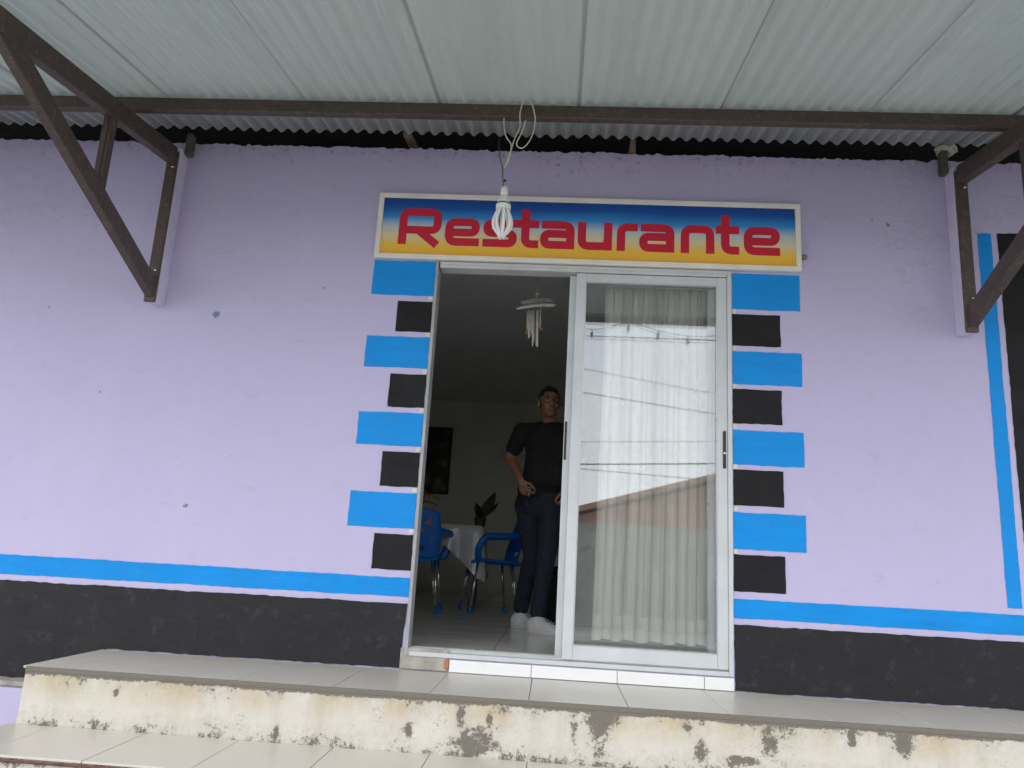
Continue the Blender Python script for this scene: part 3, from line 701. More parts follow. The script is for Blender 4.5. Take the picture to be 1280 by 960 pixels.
# ------------------------------------------------------------------ wind chime in the doorway
yc = .62; pc = at(671, 386, y=yc)
WC = thing('wind_chime', 'pale wooden wind chime with orange beads hanging inside the doorway', 'wind chime', tuple(pc))
top = at(671, 345, y=yc)
tubeobj('string', [(top.x, yc, CZ+.001), (pc.x, yc, at(671, 356, y=yc).z)], .0012, 'dark_wire', WC, 5)
latheobj('hanger', [(.003, 0), (.004, .02), (.003, .075), (.001, .09)], (pc.x, yc, at(671, 372, y=yc).z-.02), 'bamboo', WC, 8)
latheobj('cap', [(.003, .016), (.012, .014), (.020, .004), (.018, 0), (.004, .003)][::-1], (pc.x, yc, at(671, 368.5, y=yc).z), 'bamboo', WC, 12)
for (a, b_), (c_, d_), yy, rr in (((650, 378), (691, 374.5), yc+.06, .0085), ((652, 380), (692, 377), yc+.02, .009), ((645, 386), (696, 381), yc-.05, .011), ((648, 385), (694, 383), yc-.01, .009)):
    p0, p1 = at(a, b_, y=yy), at(c_, d_, y=yy)
    pts = [p0.lerp(p1, t) + Vector((0, 0, .010*math.sin(t*PI))) for t in (0, .08, .3, .5, .7, .92, 1)]
    tubeobj('cross_piece', pts, [rr*.25, rr*.8, rr, rr*1.05, rr, rr*.8, rr*.25], 'bamboo', WC, 8)
for a, t0, b0, dy in ((661.5, 388, 423, -.02), (666.5, 388, 433, 0), (668, 388, 428, .03), (665, 388, 417, .035), (671, 388, 433, .02), (672.5, 388, 434, -.03), (673, 387, 416, .04), (676, 385, 410, .02), (659.5, 389, 414, .02), (663.5, 388, 421, .04)):
    p0, p1 = at(a, t0, y=yc+dy), at(a-.8, b0, y=yc+dy)
    tubeobj('chime_tube', [p0, p1], .0046, 'bamboo', WC, 8)
for a, b_, dy in ((676.3, 412, .02), (658.7, 415, .02), (664, 416, .045), (671.5, 413, .045), (667, 415.5, .05)):
    q = at(a, b_, y=yc+dy); latheobj('bead', [(.006, -.010), (.012, -.007), (.012, .007), (.006, .010)], tuple(q), 'orange', WC, 10)

# ------------------------------------------------------------------ curtain behind the closed leaf
CU = thing('curtain', 'pleated white sheer curtain hanging behind the closed glass leaf', 'curtain', (.55, .15, 0))
cy = .15
tl_, bl_, tr_, br_ = at(757, 345, y=cy), at(737, 798, y=cy), at(899, 350, y=cy), at(901, 800, y=cy)
def curt(zfrac0, zfrac1, off, nz):
    bm = bmesh.new(); nx = 150; g_ = []
    for j in range(nz+1):
        s = zfrac0 + (zfrac1-zfrac0)*j/nz; r = []
        xl, xr = tl_.x + (bl_.x-tl_.x)*(s**1.5), tr_.x + (br_.x-tr_.x)*s
        zt2, zb2 = 2.12, bl_.z
        for i in range(nx+1):
            u = i/nx; ph = 2*PI*(11.5*u + .35*math.sin(7*u) + .10*mnoise.noise((u*6, s*2.5, 0)))
            am = .012 + .015*min(1, s*3) + .010*mnoise.noise((u*9, s*2, 4))
            sh = math.sin(ph); sh = math.copysign(abs(sh)**.75, sh)
            pin = .022*math.exp(-((s-.06)/.05)**2)*math.sin(ph*2.0)
            r.append(bm.verts.new((xl+(xr-xl)*u + .012*math.cos(ph)*min(1, s*3), cy + am*sh + pin + off, zt2+(zb2-zt2)*s - .006*math.sin(ph*.5)*s)))
        g_.append(r)
    for j in range(nz):
        for i in range(nx): bm.faces.new((g_[j][i], g_[j][i+1], g_[j+1][i+1], g_[j+1][i]))
    return bm
fin('drape', curt(0, .999, 0, 40), 'curtain', CU, True); fin('hem', curt(.938, 1.0, -.003, 5), 'curtain_hem', CU, True)
tubeobj('curtain_rail', [(-.1, cy, 2.135), (1.1, cy, 2.135)], .012, 'alu_grey', CU)
# green perforated crate under the curtain
GC = thing('plastic_crate', 'low green perforated plastic crate on the floor behind the curtain hem', 'crate', (.90, .38, 0))
gx0, gx1, gy0, gy1 = .70, 1.10, .24, .52
for z in (.0, .05, .10, .14):
    for a in ((gx0, gx1, gy0, gy0+.01), (gx0, gx1, gy1-.01, gy1), (gx0, gx0+.01, gy0+.0105, gy1-.0105), (gx1-.01, gx1, gy0+.0105, gy1-.0105)):
        box('crate_rail', *a, z+.002, z+.022, 'green_plastic', GC)
x = gx0
while x < gx1:
    box('crate_slat', x+.006, x+.022, gy0+.002, gy0+.008, .003, .14, 'green_plastic', GC); box('crate_slat', x+.006, x+.022, gy1-.008, gy1-.002, .003, .14, 'green_plastic', GC); x += .03
box('crate_base', gx0+.011, gx1-.011, gy0+.011, gy1-.011, .002, .008, 'green_plastic', GC)

# ------------------------------------------------------------------ furniture
def chair(label, loc, rz, prints=False):
    """moulded plastic armchair, four chromed legs; front is -y before turning"""
    t = thing('plastic_armchair', label, 'chair', loc, 'blue plastic armchairs')
    t.rotation_euler = (0, 0, rz)
    def put(o_): o_.matrix_parent_inverse = Matrix.Identity(4); return o_
    # seat shell
    bm = bmesh.new(); n = 10; g_ = []
    for j in range(n+1):
        v = j/n; r = []
        for i in range(n+1):
            u = i/n*2-1; wid = .23-.02*v
            r.append(bm.verts.new((u*wid, -.22+.44*v, .45 - .02*v + .018*u*u - .02*math.exp(-((v)/.12)**2) - .006*(1-u*u))))
        g_.append(r)
    for j in range(n):
        for i in range(n): bm.faces.new((g_[j][i], g_[j][i+1], g_[j+1][i+1], g_[j+1][i]))
    ge = bmesh.ops.extrude_face_region(bm, geom=list(bm.faces))
    for v in ge['geom']:
        if isinstance(v, bmesh.types.BMVert): v.co.z -= .022
    put(fin('seat', bm, 'blue_plastic', t, True))
    # backrest: curved panel with an opening below
    bm = bmesh.new(); g_ = []; n2 = 12
    for j in range(n2+1):
        v = j/n2; r = []
        for i in range(n+1):
            u = i/n*2-1; wid = .205+.03*math.sin(v*PI*.8)-.02*v
            r.append(bm.verts.new((u*wid, .205+.10*v - .045*u*u*(1-.3*v), .43+.42*v - .03*u*u*v)))
        g_.append(r)
    for j in range(n2):
        for i in range(n):
            if j == 2 and 3 <= i <= 6: continue
            bm.faces.new((g_[j][i], g_[j][i+1], g_[j+1][i+1], g_[j+1][i]))
    ge = bmesh.ops.extrude_face_region(bm, geom=list(bm.faces))
    for v in ge['geom']:
        if isinstance(v, bmesh.types.BMVert): v.co.y += .016
    bk = put(fin('backrest', bm, 'blue_plastic', t, True))
    if prints:
        for q, (cx, cz, s, mt) in enumerate(((-.10, .74, .05, 'pink'), (-.06, .66, .022, 'pink'), (-.13, .60, .035, 'yellow'))):
            yy = .205+.10*(cz-.43)/.42 - .045*(cx/.2)**2 + .018
            pr_ = panel('printed_flower' if mt == 'pink' else 'printed_stem', [(cx-s, cz-s*.6), (cx+s, cz-s*.2), (cx+s*.2, cz+s*.1), (cx-s*.5, cz+s)] if mt == 'pink' else [(cx-s, cz-.012), (cx+s, cz+.008), (cx+s, cz+.014), (cx-s, cz-.004)], yy, yy+.002, mt, bk)
            pr_.matrix_parent_inverse = Matrix.Identity(4)
    for s in (-1, 1):
        bm = bmesh.new()
        pts = smooth_path([(s*.225, -.17, .44), (s*.262, -.185, .55), (s*.268, -.12, .645), (s*.262, .02, .66), (s*.235, .16, .665), (s*.205, .225, .68)], 6)
        for i in range(len(pts)-1): pass
        tube(bm, pts, [.030]*len(pts), 8)
        for v in bm.verts: v.co.x = s*.25 + (v.co.x - s*.25)*1.35
        put(fin('armrest', bm, 'blue_plastic', t, True))
        for f in (-1, 1):
            lx, ly = s*.185, (-.165 if f < 0 else .15)
            lg = put(tubeobj('leg', [(lx, ly, .43), (lx*1.2, ly*1.3, .03)], .011, 'chrome', t, 10))
            lg2 = put(tubeobj('leg_brace', [(lx*.82, ly*.9, .43), (lx*1.14, ly*1.26, .05)], .007, 'chrome', lg, 8))
            put(latheobj('foot_cap', [(.014, 0), (.016, .004), (.015, .045), (.012, .05)], (lx*1.22, ly*1.32, .0), 'blue_plastic', lg, 10))
    return t
chR = chair('plain blue plastic armchair right beside the man, pushed up to the silver-clothed table', (-.55, 2.98, 0), math.radians(-72))
chL = chair('blue plastic armchair with pink and yellow print on its backrest', (-1.185, 2.66, 0), math.radians(184), True)
def table(label, cx, cy_, hx, hy, rz, clbl):
    t = thing('dining_table', label, 'table', (cx, cy_, 0), 'cloth-covered dining tables'); t.rotation_euler = (0, 0, rz)
    def put(o_): o_.matrix_parent_inverse = Matrix.Identity(4); return o_
    put(box('tabletop', -hx, hx, -hy, hy, .715, .74, 'wood', t, .004))
    for sx in (-1, 1):
        for sy in (-1, 1): put(box('leg', sx*(hx-.06)-.022, sx*(hx-.06)+.022, sy*(hy-.06)-.022, sy*(hy-.06)+.022, 0, .714, 'dark_frame', t, .003))
    c = thing('tablecloth', clbl, 'tablecloth', (cx, cy_, .742), 'silver tablecloths'); c.rotation_euler = (0, 0, rz)
    # cloth: flat sheet on the top whose free margin hangs down, longest at the corners
    bm = bmesh.new(); per = []; K_ = 26
    def add(ax, ay, bx_, by_, nx, ny):
        for i in range(K_): t_ = i/K_; per.append((ax+(bx_-ax)*t_, ay+(by_-ay)*t_, nx, ny, t_))
    e = .004
    add(-hx, -hy, hx, -hy, 0, -1); add(hx, -hy, hx, hy, 1, 0); add(hx, hy, -hx, hy, 0, 1); add(-hx, hy, -hx, -hy, -1, 0)
    topv = [bm.verts.new((x, y, .001)) for x, y, *_ in per]; bm.faces.new(topv); rows = [topv]; Q = len(per)
    for j in range(1, 13):
        s = j/12; r = []
        for i, (x, y, nx, ny, t_) in enumerate(per):
            dc = min(t_, 1-t_)*2; prox = max(0, 1-dc)**1.25; drop = .13+.36*prox
            if t_ == 0: nx2, ny2 = nx + per[i-1][2], ny + per[i-1][3]
            else: nx2, ny2 = nx, ny
            cx_, cy2 = (x/hx), (y/hy)
            ox = nx2 + prox*.55*math.copysign(1, x)*(abs(cx_) > .6); oy = ny2 + prox*.55*math.copysign(1, y)*(abs(cy2) > .6)
            wave = .018*math.sin(i*1.15)*s + .02*math.sin(i*.47+1)*s
            fl_ = (.012 + .030*s*prox + wave*(.35+.65*(1-prox)))
            sc = .012*abs(math.sin(i*1.6))*(1 if j == 12 else 0)
            r.append(bm.verts.new((x + ox*fl_, y + oy*fl_, -drop*s + sc - .004*(1-s))))
        rows.append(r)
    for a, b_ in zip(rows[:-1], rows[1:]):
        for i in range(Q): bm.faces.new((a[i], a[(i+1) % Q], b_[(i+1) % Q], b_[i]))
    put(fin('cloth', bm, 'tablecloth', c, True))
    return t, c
pcn = at(600, 653, y=2.78)
table('dining table under the silver cloth between the two blue armchairs', pcn.x-.43, 2.78+.43, .42, .42, math.radians(3), 'silver vinyl cloth draped over the table between the blue armchairs')
table('dining table behind the man, mostly hidden by the door stile', .33, 2.85, .40, .40, math.radians(-6), 'silver vinyl cloth on the table behind the man')
# things on and behind the tables
PP = thing('potted_plant', 'dark pointed-leaf plant in a pot standing on the silver-clothed table', 'plant', (-.70, 3.25, .743))
latheobj('pot', [(.035, .001), (.05, .02), (.058, .09), (.05, .095)], (-.70, 3.25, .743), 'clay', PP)
for k, (dx, dy, hh, wd) in enumerate(((.13, .0, .26, .055), (.05, .06, .17, .04), (-.05, .02, .15, .04), (.17, -.02, .16, .04), (-.02, -.06, .12, .035), (.09, .07, .22, .045))):
    bm = bmesh.new(); L2, R3 = [], []; ax = Vector((dx, dy, 0)).normalized(); sd_ = Vector((1, 0, 0))
    for i in range(8):
        t = i/7; c_ = Vector((-.70+dx*t, 3.25+dy*t, .743+.08+hh*t)); wv_ = wd*math.sin(min(1, .12+t*.9)*PI)**.8*(1 if i < 7 else .02)
        L2.append(bm.verts.new(c_-sd_*wv_+Vector((0, .012*t, 0)))); R3.append(bm.verts.new(c_+sd_*wv_+Vector((0, -.012*t, 0))))
    for i in range(7): bm.faces.new((L2[i], R3[i], R3[i+1], L2[i+1]))
    fin('leaf', bm, 'leaf', PP, True)
DF = thing('dried_stems', 'brown vase of curved dried stems on the far end of the table', 'vase', (-1.28, 3.15, .743))
latheobj('vase', [(.03, 0), (.04, .03), (.03, .09), (.018, .12)], (-1.28, 3.15, .743), 'straw', DF)
for k, (dx, dz) in enumerate(((.22, .20), (.12, .24), (-.05, .22), (.20, .12))):
    tubeobj('stem', smooth_path([(-1.28, 3.15, .85), (-1.28+dx*.35, 3.05, .85+dz*.8), (-1.28+dx, 3.04, .85+dz*.55)]), [.006]*13, 'straw', DF, 6)
BG = thing('bag', 'round black bag on the floor behind the man', 'bag', (.02, 1.86, 0))
bm = bmesh.new(); bmesh.ops.create_uvsphere(bm, u_segments=20, v_segments=14, radius=1)
for v in bm.verts:
    n_ = mnoise.noise(v.co*1.8); v.co = Vector((.04+v.co.x*.17*(1+.12*n_), 1.90+v.co.y*.14, max(.001, .17+v.co.z*.19*(1+.1*n_))))
fin('bag_body', bm, 'black_cloth', BG, True)
tubeobj('strap', smooth_path([(-.04, 1.88, .33), (.0, 1.86, .42), (.08, 1.86, .42), (.12, 1.88, .33)]), .012, 'black_cloth', BG)
PF = thing('framed_picture', 'tall dark painting in a black frame on the back wall', 'picture', tuple(at(548, 575, y=RY1-.02)))
a_, b2 = at(528, 533, y=RY1-.03), at(560, 618, y=RY1-.03)
box('canvas', a_.x+.03, b2.x-.03, RY1-.025, RY1-.002, b2.z+.03, a_.z-.03, 'canvas', PF)
for q in ((a_.x, b2.x, b2.z, b2.z+.03), (a_.x, b2.x, a_.z-.03, a_.z), (a_.x, a_.x+.03, b2.z+.0302, a_.z-.0302), (b2.x-.03, b2.x, b2.z+.0302, a_.z-.0302)):
    box('frame', q[0], q[1], RY1-.035, RY1-.001, q[2], q[3], 'dark_frame', PF, .003)

# ------------------------------------------------------------------ the man
class Blob:
    """cheap point/face store for overlapping ellipsoids that a voxel remesh fuses into one skin"""
    def __init__(s): s.v, s.f = [], []
    def free(s): pass
_US = {}
def unit_sphere(seg):
    if seg not in _US:
        rg = 8; v = [(0, 0, 1)]; f = []
        for i in range(1, rg):
            a = PI*i/rg
            for k in range(seg): v.append((math.sin(a)*math.cos(2*PI*k/seg), math.sin(a)*math.sin(2*PI*k/seg), math.cos(a)))
        v.append((0, 0, -1)); L = len(v)-1
        for k in range(seg):
            f.append((0, 1+k, 1+(k+1) % seg)); b0 = 1+(rg-2)*seg; f.append((L, b0+(k+1) % seg, b0+k))
            for i in range(rg-2):
                a, b_ = 1+i*seg, 1+(i+1)*seg; f.append((a+k, b_+k, b_+(k+1) % seg, a+(k+1) % seg))
        _US[seg] = ([Vector(q) for q in v], f)
    return _US[seg]
def ell(bm, c, r, rot=None, seg=12):
    V, Fc = unit_sphere(seg); n0 = len(bm.v); c = Vector(c)
    for q in V:
        p = Vector((q.x*r[0], q.y*r[1], q.z*r[2])); bm.v.append(c + (rot @ p if rot is not None else p))
    bm.f.extend(tuple(n0+i for i in q) for q in Fc)
def cap(bm, p, r1, q, r2, k=6):
    p, q = Vector(p), Vector(q)
    for i in range(k+1):
        t = i/k; ell(bm, p.lerp(q, t), (r1+(r2-r1)*t,)*3)
def limb(bm, pts, radii, k=8):
    for i in range(len(pts)-1): cap(bm, pts[i], radii[i], pts[i+1], radii[i+1], k)
def blobobj(name, bm, mat, parent):
    me = bpy.data.meshes.new(name); me.from_pydata([tuple(q) for q in bm.v], [], bm.f); me.update(); return link(name, me, mat, parent, True)
def remesh(name, bm, voxel, mat, parent, smooth_it=4, disp=None):
    me = bpy.data.meshes.new(name); me.from_pydata([tuple(q) for q in bm.v], [], bm.f); me.update()
    ob = bpy.data.objects.new(name, me); C.objects.link(ob)
    md = ob.modifiers.new('r', 'REMESH'); md.mode = 'VOXEL'; md.voxel_size = voxel; md.use_smooth_shade = True
    if smooth_it:
        s_ = ob.modifiers.new('s', 'SMOOTH'); s_.factor = .5; s_.iterations = smooth_it
    dg = bpy.context.evaluated_depsgraph_get(); dg.update(); e = ob.evaluated_get(dg)
    m2_ = bpy.data.meshes.new_from_object(e); bpy.data.objects.remove(ob); bpy.data.meshes.remove(me)
    if disp:
        nn = [v.normal.copy() for v in m2_.vertices]
        for v, n_ in zip(m2_.vertices, nn): v.co = disp(v.co.copy(), n_)
    return link(name, m2_, mat, parent, True)
PY = 1.42
man = thing('person', 'man in black T-shirt, dark jeans and white sneakers stepping through the doorway', 'person', (-.12, 1.45, 0))
J = lambda a, b_, y: at(a, b_, y=y)
head_c = J(686, 503, PY-.02); chin = J(684, 523, PY-.06); neck = J(687, 531, PY+.02)
shR, shL = J(652, 539, PY-.03), J(722, 541, PY+.02)     # his right shoulder is on the viewer's left
elR, wrR = J(637, 573, PY+.05), J(651, 600, PY-.12)
elL, wrL = J(728, 582, PY+.05), J(709, 612, PY-.10)
chest = J(687, 560, PY); belly = J(684, 600, PY-.02); pelv = J(676, 630, PY+.02)
hipR, hipL = pelv + Vector((-.085, .05, -.03)), pelv + Vector((.085, -.03, -.03))
knR, knL = Vector((-.145, 1.52, .50)), Vector((-.045, 1.30, .51))
anR, anL = Vector((-.215, 1.64, .095)), Vector((-.085, 1.34, .09))
dirR, dirL = Vector((.88, -.47, 0)).normalized(), Vector((.93, -.36, 0)).normalized()
facing = Vector((.26, -.96, -.03)).normalized()
bm = Blob()
Zr = Matrix.Rotation(math.atan2(facing.x, -facing.y), 3, 'Z')
ell(bm, head_c + Vector((0, .012, .018)), (.074, .092, .098), Zr, 20); ell(bm, head_c + facing*.022 + Vector((0, 0, -.045)), (.060, .064, .074), Zr, 16)
ell(bm, head_c + facing*.048 + Vector((0, 0, -.088)), (.034, .034, .026), Zr)                       # chin
side = Vector((-facing.y, facing.x, 0))
nb = head_c + facing*.088
limb(bm, [nb + Vector((0, 0, .012)), nb + facing*.020 + Vector((0, 0, -.030))], [.008, .015], 5)       # nose
ell(bm, nb + facing*.008 + side*.012 + Vector((0, 0, -.034)), (.010, .010, .008)); ell(bm, nb + facing*.008 - side*.012 + Vector((0, 0, -.034)), (.010, .010, .008))
ell(bm, nb + facing*.0 + Vector((0, 0, -.060)), (.024, .012, .007), Zr); ell(bm, nb - facing*.003 + Vector((0, 0, -.072)), (.021, .012, .007), Zr)   # lips
for s in (-1, 1):
    ell(bm, head_c + side*s*.030 + facing*.078 + Vector((0, 0, .026)), (.026, .012, .008), Zr)        # brow
    ell(bm, head_c + side*s*.077 + Vector((0, .015, -.006)), (.010, .020, .033), Zr)                 # ear
    ell(bm, head_c + side*s*.038 + facing*.058 + Vector((0, 0, -.028)), (.024, .022, .020), Zr)       # cheek
limb(bm, [head_c + Vector((0, .02, -.07)), neck + Vector((0, .02, -.01)), neck + Vector((0, .01, -.07))], [.058, .062, .085], 5)
limb(bm, [neck + Vector((0, 0, -.07)), chest, belly, pelv], [.07, .09, .085, .08])
limb(bm, [shR, elR], [.058, .044]); limb(bm, [elR, wrR], [.044, .027]); limb(bm, [shL, elL], [.058, .044]); limb(bm, [elL, wrL], [.044, .027])
limb(bm, [neck + Vector((0, .02, -.05)), shR], [.045, .045]); limb(bm, [neck + Vector((0, .02, -.05)), shL], [.045, .045])
limb(bm, [hipR, knR, anR], [.065, .045, .034]); limb(bm, [hipL, knL, anL], [.065, .045, .034])
ell(bm, anR + dirR*.06 + Vector((0, 0, -.055)), (.03, .03, .018)); ell(bm, anL + dirL*.06 + Vector((0, 0, -.055)), (.03, .03, .018))
def hand(wr, fwd, out, palm_n, curl):
    """palm with four fingers and a thumb; fwd along the hand, out towards the thumb side"""
    fwd, out = fwd.normalized(), out.normalized(); pn = palm_n.normalized()
    limb(bm, [wr, wr+fwd*.03], [.025, .027], 3)
    for s in (-.024, -.008, .008, .024): limb(bm, [wr+fwd*.02+out*s*.8, wr+fwd*.078+out*s], [.015, .0125], 4)
    for s, L in ((.027, .068), (.009, .078), (-.009, .074), (-.026, .058)):
        p0 = wr+fwd*.080+out*s; p1 = p0 + (fwd*math.cos(curl)+pn*math.sin(curl))*L*.45
        p2 = p1 + (fwd*math.cos(curl*2.1)+pn*math.sin(curl*2.1))*L*.32; p3 = p2 + (fwd*math.cos(curl*2.9)+pn*math.sin(curl*2.9))*L*.23
        limb(bm, [p0, p1, p2, p3], [.0098, .009, .0082, .0072], 3)
    t0 = wr+fwd*.025+out*.026; t1 = t0+(fwd*.7+out*.6+pn*.35)*.042; t2 = t1+(fwd*.95+out*.1+pn*.4)*.030; t3 = t2+(fwd*.95-out*.15+pn*.4)*.022
    limb(bm, [t0, t1, t2, t3], [.013, .0115, .010, .008], 3)
hR_f = Vector((.30, -.25, -.80)); hand(wrR, hR_f, Vector((.7, -.55, .30)), Vector((.6, .35, .2)), .55)
hL_f = Vector((-.15, -.25, -.85)); hand(wrL, hL_f, Vector((-.6, -.6, .1)), Vector((-.5, .5, .1)), .6)
eyes = [head_c + side*s*.031 + facing*.0815 + Vector((0, 0, .006)) for s in (-1, 1)]
def face_disp(co, n_):
    for e in eyes:
        d = (co-e).length
        if d < .03: co = co - facing*.007*math.exp(-(d/.013)**2)
    return co
body = remesh('body', bm, .0038, 'skin', man, 3, face_disp)
from mathutils.bvhtree import BVHTree
bvh = BVHTree.FromPolygons([v.co.copy() for v in body.data.vertices], [tuple(p.vertices) for p in body.data.polygons])
def surf(p):
    h = bvh.ray_cast(p + facing*.15, -facing); return h[0] if h[0] is not None else p
for e in eyes:
    q = surf(e)
    bm = Blob(); ell(bm, q - facing*.0022, (.0125, .0045, .0058), Zr, 14); ew = blobobj('eye', bm, 'eye_white', man)
    bm = Blob(); ell(bm, q + facing*.0012, (.0054, .0022, .0054), Zr, 10); blobobj('iris', bm, 'eye_dark', ew)
    bm = Blob(); limb(bm, [surf(e + side*k*.017 + Vector((0, 0, .0175 + (.003 if k == 0 else 0)))) for k in (-1, 0, 1)], [.0026, .0036, .0026], 4); blobobj('eyebrow', bm, 'hair', man)
    bm = Blob(); limb(bm, [surf(e + side*k*.0135 + Vector((0, 0, .0035 + (.003 if k == 0 else 0)))) for k in (-1, 0, 1)], [.0016, .0022, .0016], 4); blobobj('eyelash', bm, 'hair', ew)
bm = Blob(); limb(bm, [surf(nb + side*k*.0115 + Vector((0, 0, -.066))) for k in (-2, -1, 0, 1, 2)], [.0022, .004, .0045, .004, .0022], 4); blobobj('mouth', bm, 'lip', man)
# hair: short crop, a shell over skull top and back
bm = Blob(); ell(bm, head_c + Vector((0, .016, .024)), (.079, .096, .100), Zr, 24)
hm = bmesh.new()
def hair_keep(co):
    r = co - head_c; f = r.dot(facing); z = r.z
    n_ = .010*mnoise.noise(co*70)
    return z > .064 + n_ if f > .045 else (z > .030 + n_ if f > .018 else z > -.042 - .12*max(0, -f) + n_)
o_tmp = remesh('hair', bm, .004, 'hair', man, 1, lambda co, n_: co + n_*.003*mnoise.noise(co*120))
bm = bmesh.new(); bm.from_mesh(o_tmp.data); bmesh.ops.delete(bm, geom=[v for v in bm.verts if not hair_keep(v.co)], context='VERTS'); bm.to_mesh(o_tmp.data); bm.free()
# T-shirt
def fold(amp, sc, drop=0):
    def f(co, n_): return co + n_*(amp*mnoise.noise(Vector((co.x*sc, co.y*sc, co.z*sc*.55))) + amp*.5*mnoise.noise(co*sc*2.6))
    return f
bm = Blob()
limb(bm, [neck + Vector((0, .015, -.055)), neck + Vector((0, .01, -.09))], [.085, .12], 4)
prof = [(neck + Vector((0, .012, -.10)), .085, .098), (chest + Vector((0, 0, .06)), .080, .112), (chest + Vector((0, -.01, -.03)), .070, .118), (belly + Vector((0, -.02, .06)), .060, .124), (belly + Vector((0, -.022, -.02)), .062, .130),
        (pelv + Vector((0, -.005, .10)), .060, .126), (pelv + Vector((0, .004, .03)), .062, .119), (pelv + Vector((0, .010, -.005)), .064, .117)]
for (ca, wa, ra), (cb, wb, rb) in zip(prof[:-1], prof[1:]):
    for k in range(4):
        t = k/4; c_ = ca.lerp(cb, t); w_ = wa+(wb-wa)*t; r = ra+(rb-ra)*t
        for u in (-1, -.5, 0, .5, 1): ell(bm, c_ + Vector((w_*u, -.02*u*u*0, 0)), (r*.92, r*.92, .06))
for sh, el in ((shR, elR), (shL, elL)):
    limb(bm, [neck + Vector((0, .025, -.012)), sh + Vector((0, .0, -.002))], [.050, .060]); limb(bm, [sh, sh.lerp(el, .64)], [.064, .061], 8)
remesh('t_shirt', bm, .006, 'tshirt', man, 4, fold(.006, 9))
# jeans
bm = Blob()
cap(bm, pelv + Vector((-.055, .01, .02)), .118, pelv + Vector((.055, -.005, .02)), .118, 5); cap(bm, hipR + Vector((0, 0, .02)), .112, hipL + Vector((0, 0, .02)), .112, 5)
limb(bm, [hipR, knR, anR + Vector((0, 0, .045))], [.098, .067, .056], 14); limb(bm, [hipL, knL, anL + Vector((0, 0, .045))], [.098, .067, .056], 14)
remesh('jeans', bm, .006, 'denim', man, 4, fold(.008, 11))
# sneakers
for an, d in ((anR, dirR), (anL, dirL)):
    sd_ = Vector((-d.y, d.x, 0)); rt = Matrix((( d.x, sd_.x, 0), (d.y, sd_.y, 0), (0, 0, 1)))
    heel = Vector((an.x, an.y, 0)) - d*.055
    bm = Blob()
    for t, wd, hh in ((0.02, .036, .050), (.05, .038, .052), (.09, .038, .048), (.13, .041, .040), (.17, .045, .033), (.205, .046, .028), (.24, .040, .023), (.262, .030, .019)):
        ell(bm, heel + d*t + Vector((0, 0, hh*.95)), (.042, wd, hh), rt)
    limb(bm, [heel + d*.045 + Vector((0, 0, .075)), heel + d*.06 + Vector((0, 0, .108))], [.042, .040], 3)
    sh = remesh('shoe', bm, .005, 'shoe', man, 3, lambda co, n_: Vector((co.x, co.y, max(co.z, .012))))
    bm = bmesh.new(); ring = []
    for i in range(28):
        a = 2*PI*i/28; u, v = math.cos(a), math.sin(a); L = .148; t = .125 + L*u
        ring.append(heel + d*t + sd_*v*(.046 if u > 0 else .040))
    b0 = [bm.verts.new((q.x, q.y, .0005)) for q in ring]; b1 = [bm.verts.new((q.x, q.y, .026)) for q in ring]
    bm.faces.new(b0[::-1]); bm.faces.new(b1)
    for i in range(28): bm.faces.new((b0[i], b0[(i+1) % 28], b1[(i+1) % 28], b1[i]))
    fin('sole', bm, 'shoe_sole', sh)
    for t in (.105, .125, .145, .165):
        hh = .108 - (t-.095)*.40
        tubeobj('lace', smooth_path([heel + d*t + sd_*.022 + Vector((0, 0, hh-.018)), heel + d*(t+.006) + Vector((0, 0, hh-.002)), heel + d*t - sd_*.022 + Vector((0, 0, hh-.018))], 4), .003, 'shoe_sole', sh, 6)
q = wrR + hR_f.normalized()*.105 + Vector((.028, -.005, .0))
KY = thing('key_fob', 'small black key fob held in the man\'s hand', 'key fob', tuple(q))
box('fob', q.x-.012, q.x+.012, q.y-.010, q.y+.010, q.z-.022, q.z+.024, 'black_plastic', KY, .004)
tubeobj('key_ring', [(q.x + .011*math.cos(a), q.y, q.z + .034 + .011*math.sin(a)) for a in [2*PI*i/14 for i in range(15)]], .0014, 'chrome', KY, 6)

# ------------------------------------------------------------------ across the street (seen mirrored in the glass)
YG = .013
def mir(px_, py_, y):
    """point at street distance y that the pane mirrors at a pixel"""
    p_ = at(px_, py_, y=2*YG - y); return Vector((p_.x, y, p_.z))
def wire(a, b_, y, rad, label):
    p0, p1 = mir(*a, y), mir(*b_, y); s = (p1.z-p0.z)/(p1.x-p0.x)
    X0, X1 = -15.0, 15.0; pts = []
    for i in range(25):
        x = X0+(X1-X0)*i/24; pts.append((x, y, p0.z + s*(x-p0.x) + .0016*(x-p0.x)**2))
    o_ = tubeobj('overhead_wire', pts, rad, 'dark_wire', None, 5); tag(o_, label, 'wire', 'street wires'); return pts[0], pts[-1]
ends = []
for k, (a, b_, rad, lb) in enumerate((((728, 460), (895, 493), .006, 'thin overhead wire sloping above the road, highest of the street wires'), ((728, 490), (895, 518), .008, 'overhead wire sloping above the road, second highest of the street wires'),
        ((728, 552), (895, 552), .005, 'thin level overhead wire above the road, below the sloping pair'), ((728, 580), (895, 580), .013, 'thick level overhead cable, lowest level line above the road'),
        ((728, 586), (860, 598), .007, 'overhead wire drooping just under the thick cable'))):
    ends.append(wire(a, b_, -9.9 - .12*k, rad, lb))
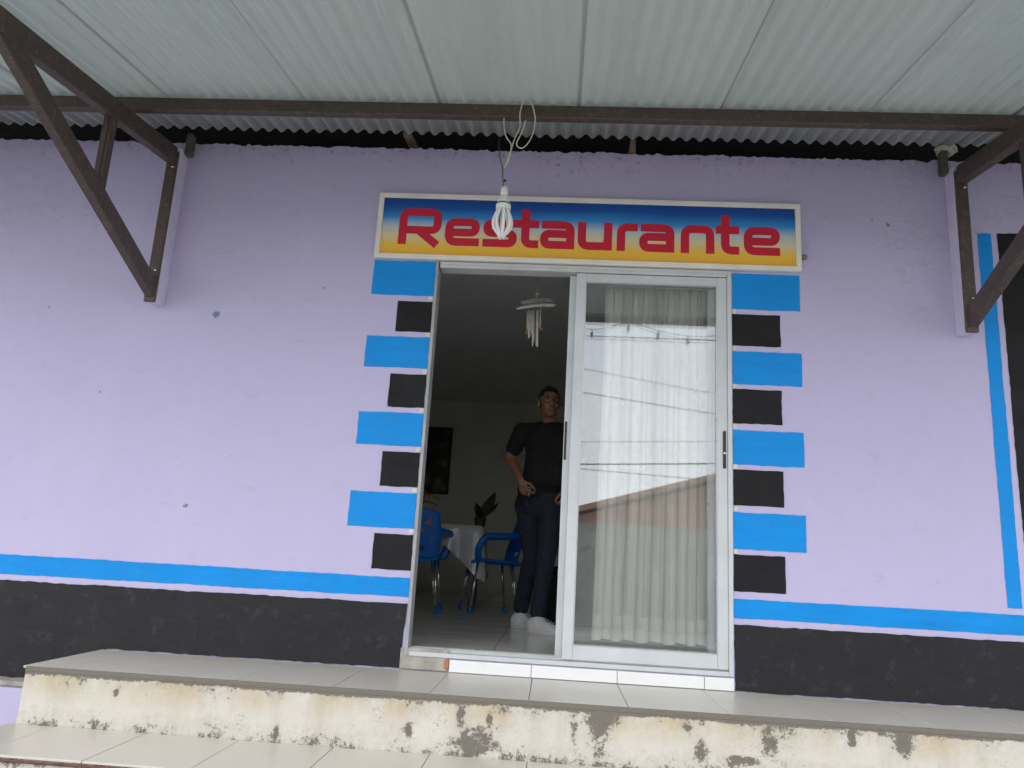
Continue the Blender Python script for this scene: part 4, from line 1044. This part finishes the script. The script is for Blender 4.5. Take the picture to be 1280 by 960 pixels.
for s, lb in ((-1, 'tapered concrete utility pole at the west end of the street wires'), (1, 'tapered concrete utility pole at the east end of the street wires')):
    x = 15.0*s; pl = thing('utility_pole', lb, 'utility pole', (x, -10.15, GZ), 'utility poles')
    latheobj('shaft', [(.17, 0), (.11, 10.0)], (x, -10.35, GZ+.12), 'pole', pl, 14)
    for e in ends:
        q = e[0] if s < 0 else e[1]
        bm = bmesh.new(); bx(bm, x-.05, x+.05, -10.36, q[1]+.02, q[2]-.09, q[2]-.021); fin('bracket_arm', bm, 'pole', pl)
# festoon bulbs along the canopy's outer edge
fy = -2.165
fp = [mir(*q, fy) for q in ((640, 412), (695, 401), (740, 412), (786, 404), (823, 413), (860, 420), (905, 419), (950, 411))]
FS = thing('festoon_light', 'string of small unlit bulbs slung along the canopy front edge', 'string lights', tuple(fp[3]))
fpts = [Vector((-2.2, fy, roofz(fy)-.13)), Vector((-1.2, fy, roofz(fy)-.2))] + fp + [Vector((1.9, fy, roofz(fy)-.2))]
tubeobj('cord', smooth_path(fpts, 5), .004, 'dark_wire', FS, 6)
for q in fp:
    latheobj('lampholder', [(.009, 0), (.009, .022), (.005, .026)], (q.x, q.y, q.z-.026), 'alu_grey', FS, 8); latheobj('bulb', [(.004, -.042), (.014, -.03), (.015, -.015), (.008, 0)], (q.x, q.y, q.z-.028), 'bulb_glass', FS, 10)
o_ = tubeobj('clothes_line', [(-2.36, fy-.02, mir(810, 423, fy).z), (2.15, fy-.02, mir(880, 424, fy).z)], .006, 'dark_wire'); tag(o_, 'straight dark line stretched below the festoon bulbs', 'wire')
# red gabled house
hy = -15.0
ga, gb = mir(715, 642, hy), mir(905, 597, hy); sl_ = (gb.z-ga.z)/(gb.x-ga.x)
HS = thing('opposite_house', 'low red gabled house across the street with a grey base wall', 'house', (gb.x, hy-4, GZ))
apx = gb.x+2.6; apz = gb.z+sl_*2.6; ex0 = ga.x-3.2; ez = apz-sl_*(apx-ex0); ex1 = 2*apx-ex0
BW = mir(760, 655, hy).z
panel('gable_wall', [(ex0+.3, BW), (ex1-.3, BW), (ex1-.3, ez-.05+sl_*.3), (apx, apz-.12), (ex0+.3, ez-.05+sl_*.3)], hy-8, hy, 'brick_wall', HS)
box('base_wall', ex0+.28, ex1-.28, hy-8.02, hy+.03, GZ, BW-.001, 'plaster', HS)
for s in (-1, 1):
    xe = ex0 if s < 0 else ex1
    panel('roof_slope', [(xe, ez), (apx+.001*s, apz), (apx+.001*s, apz+.14), (xe, ez+.14)], hy-8.3, hy+.3, 'roof_tile', HS)
for x in (apx-3, apx+1.6):
    wdw = box('window', x, x+1.3, hy+.031, hy+.07, GZ+.8, GZ+1.8, 'alu', HS)
    box('pane', x+.06, x+.62, hy+.071, hy+.075, GZ+.86, GZ+1.74, 'glass', wdw); box('pane', x+.68, x+1.24, hy+.071, hy+.075, GZ+.86, GZ+1.74, 'glass', wdw)
dr = box('door', apx-.8, apx+.1, hy+.031, hy+.06, GZ+.0, GZ+1.85, 'wood', HS); box('door_handle', apx-.05, apx+.03, hy+.061, hy+.09, GZ+.95, GZ+.98, 'chrome', dr)
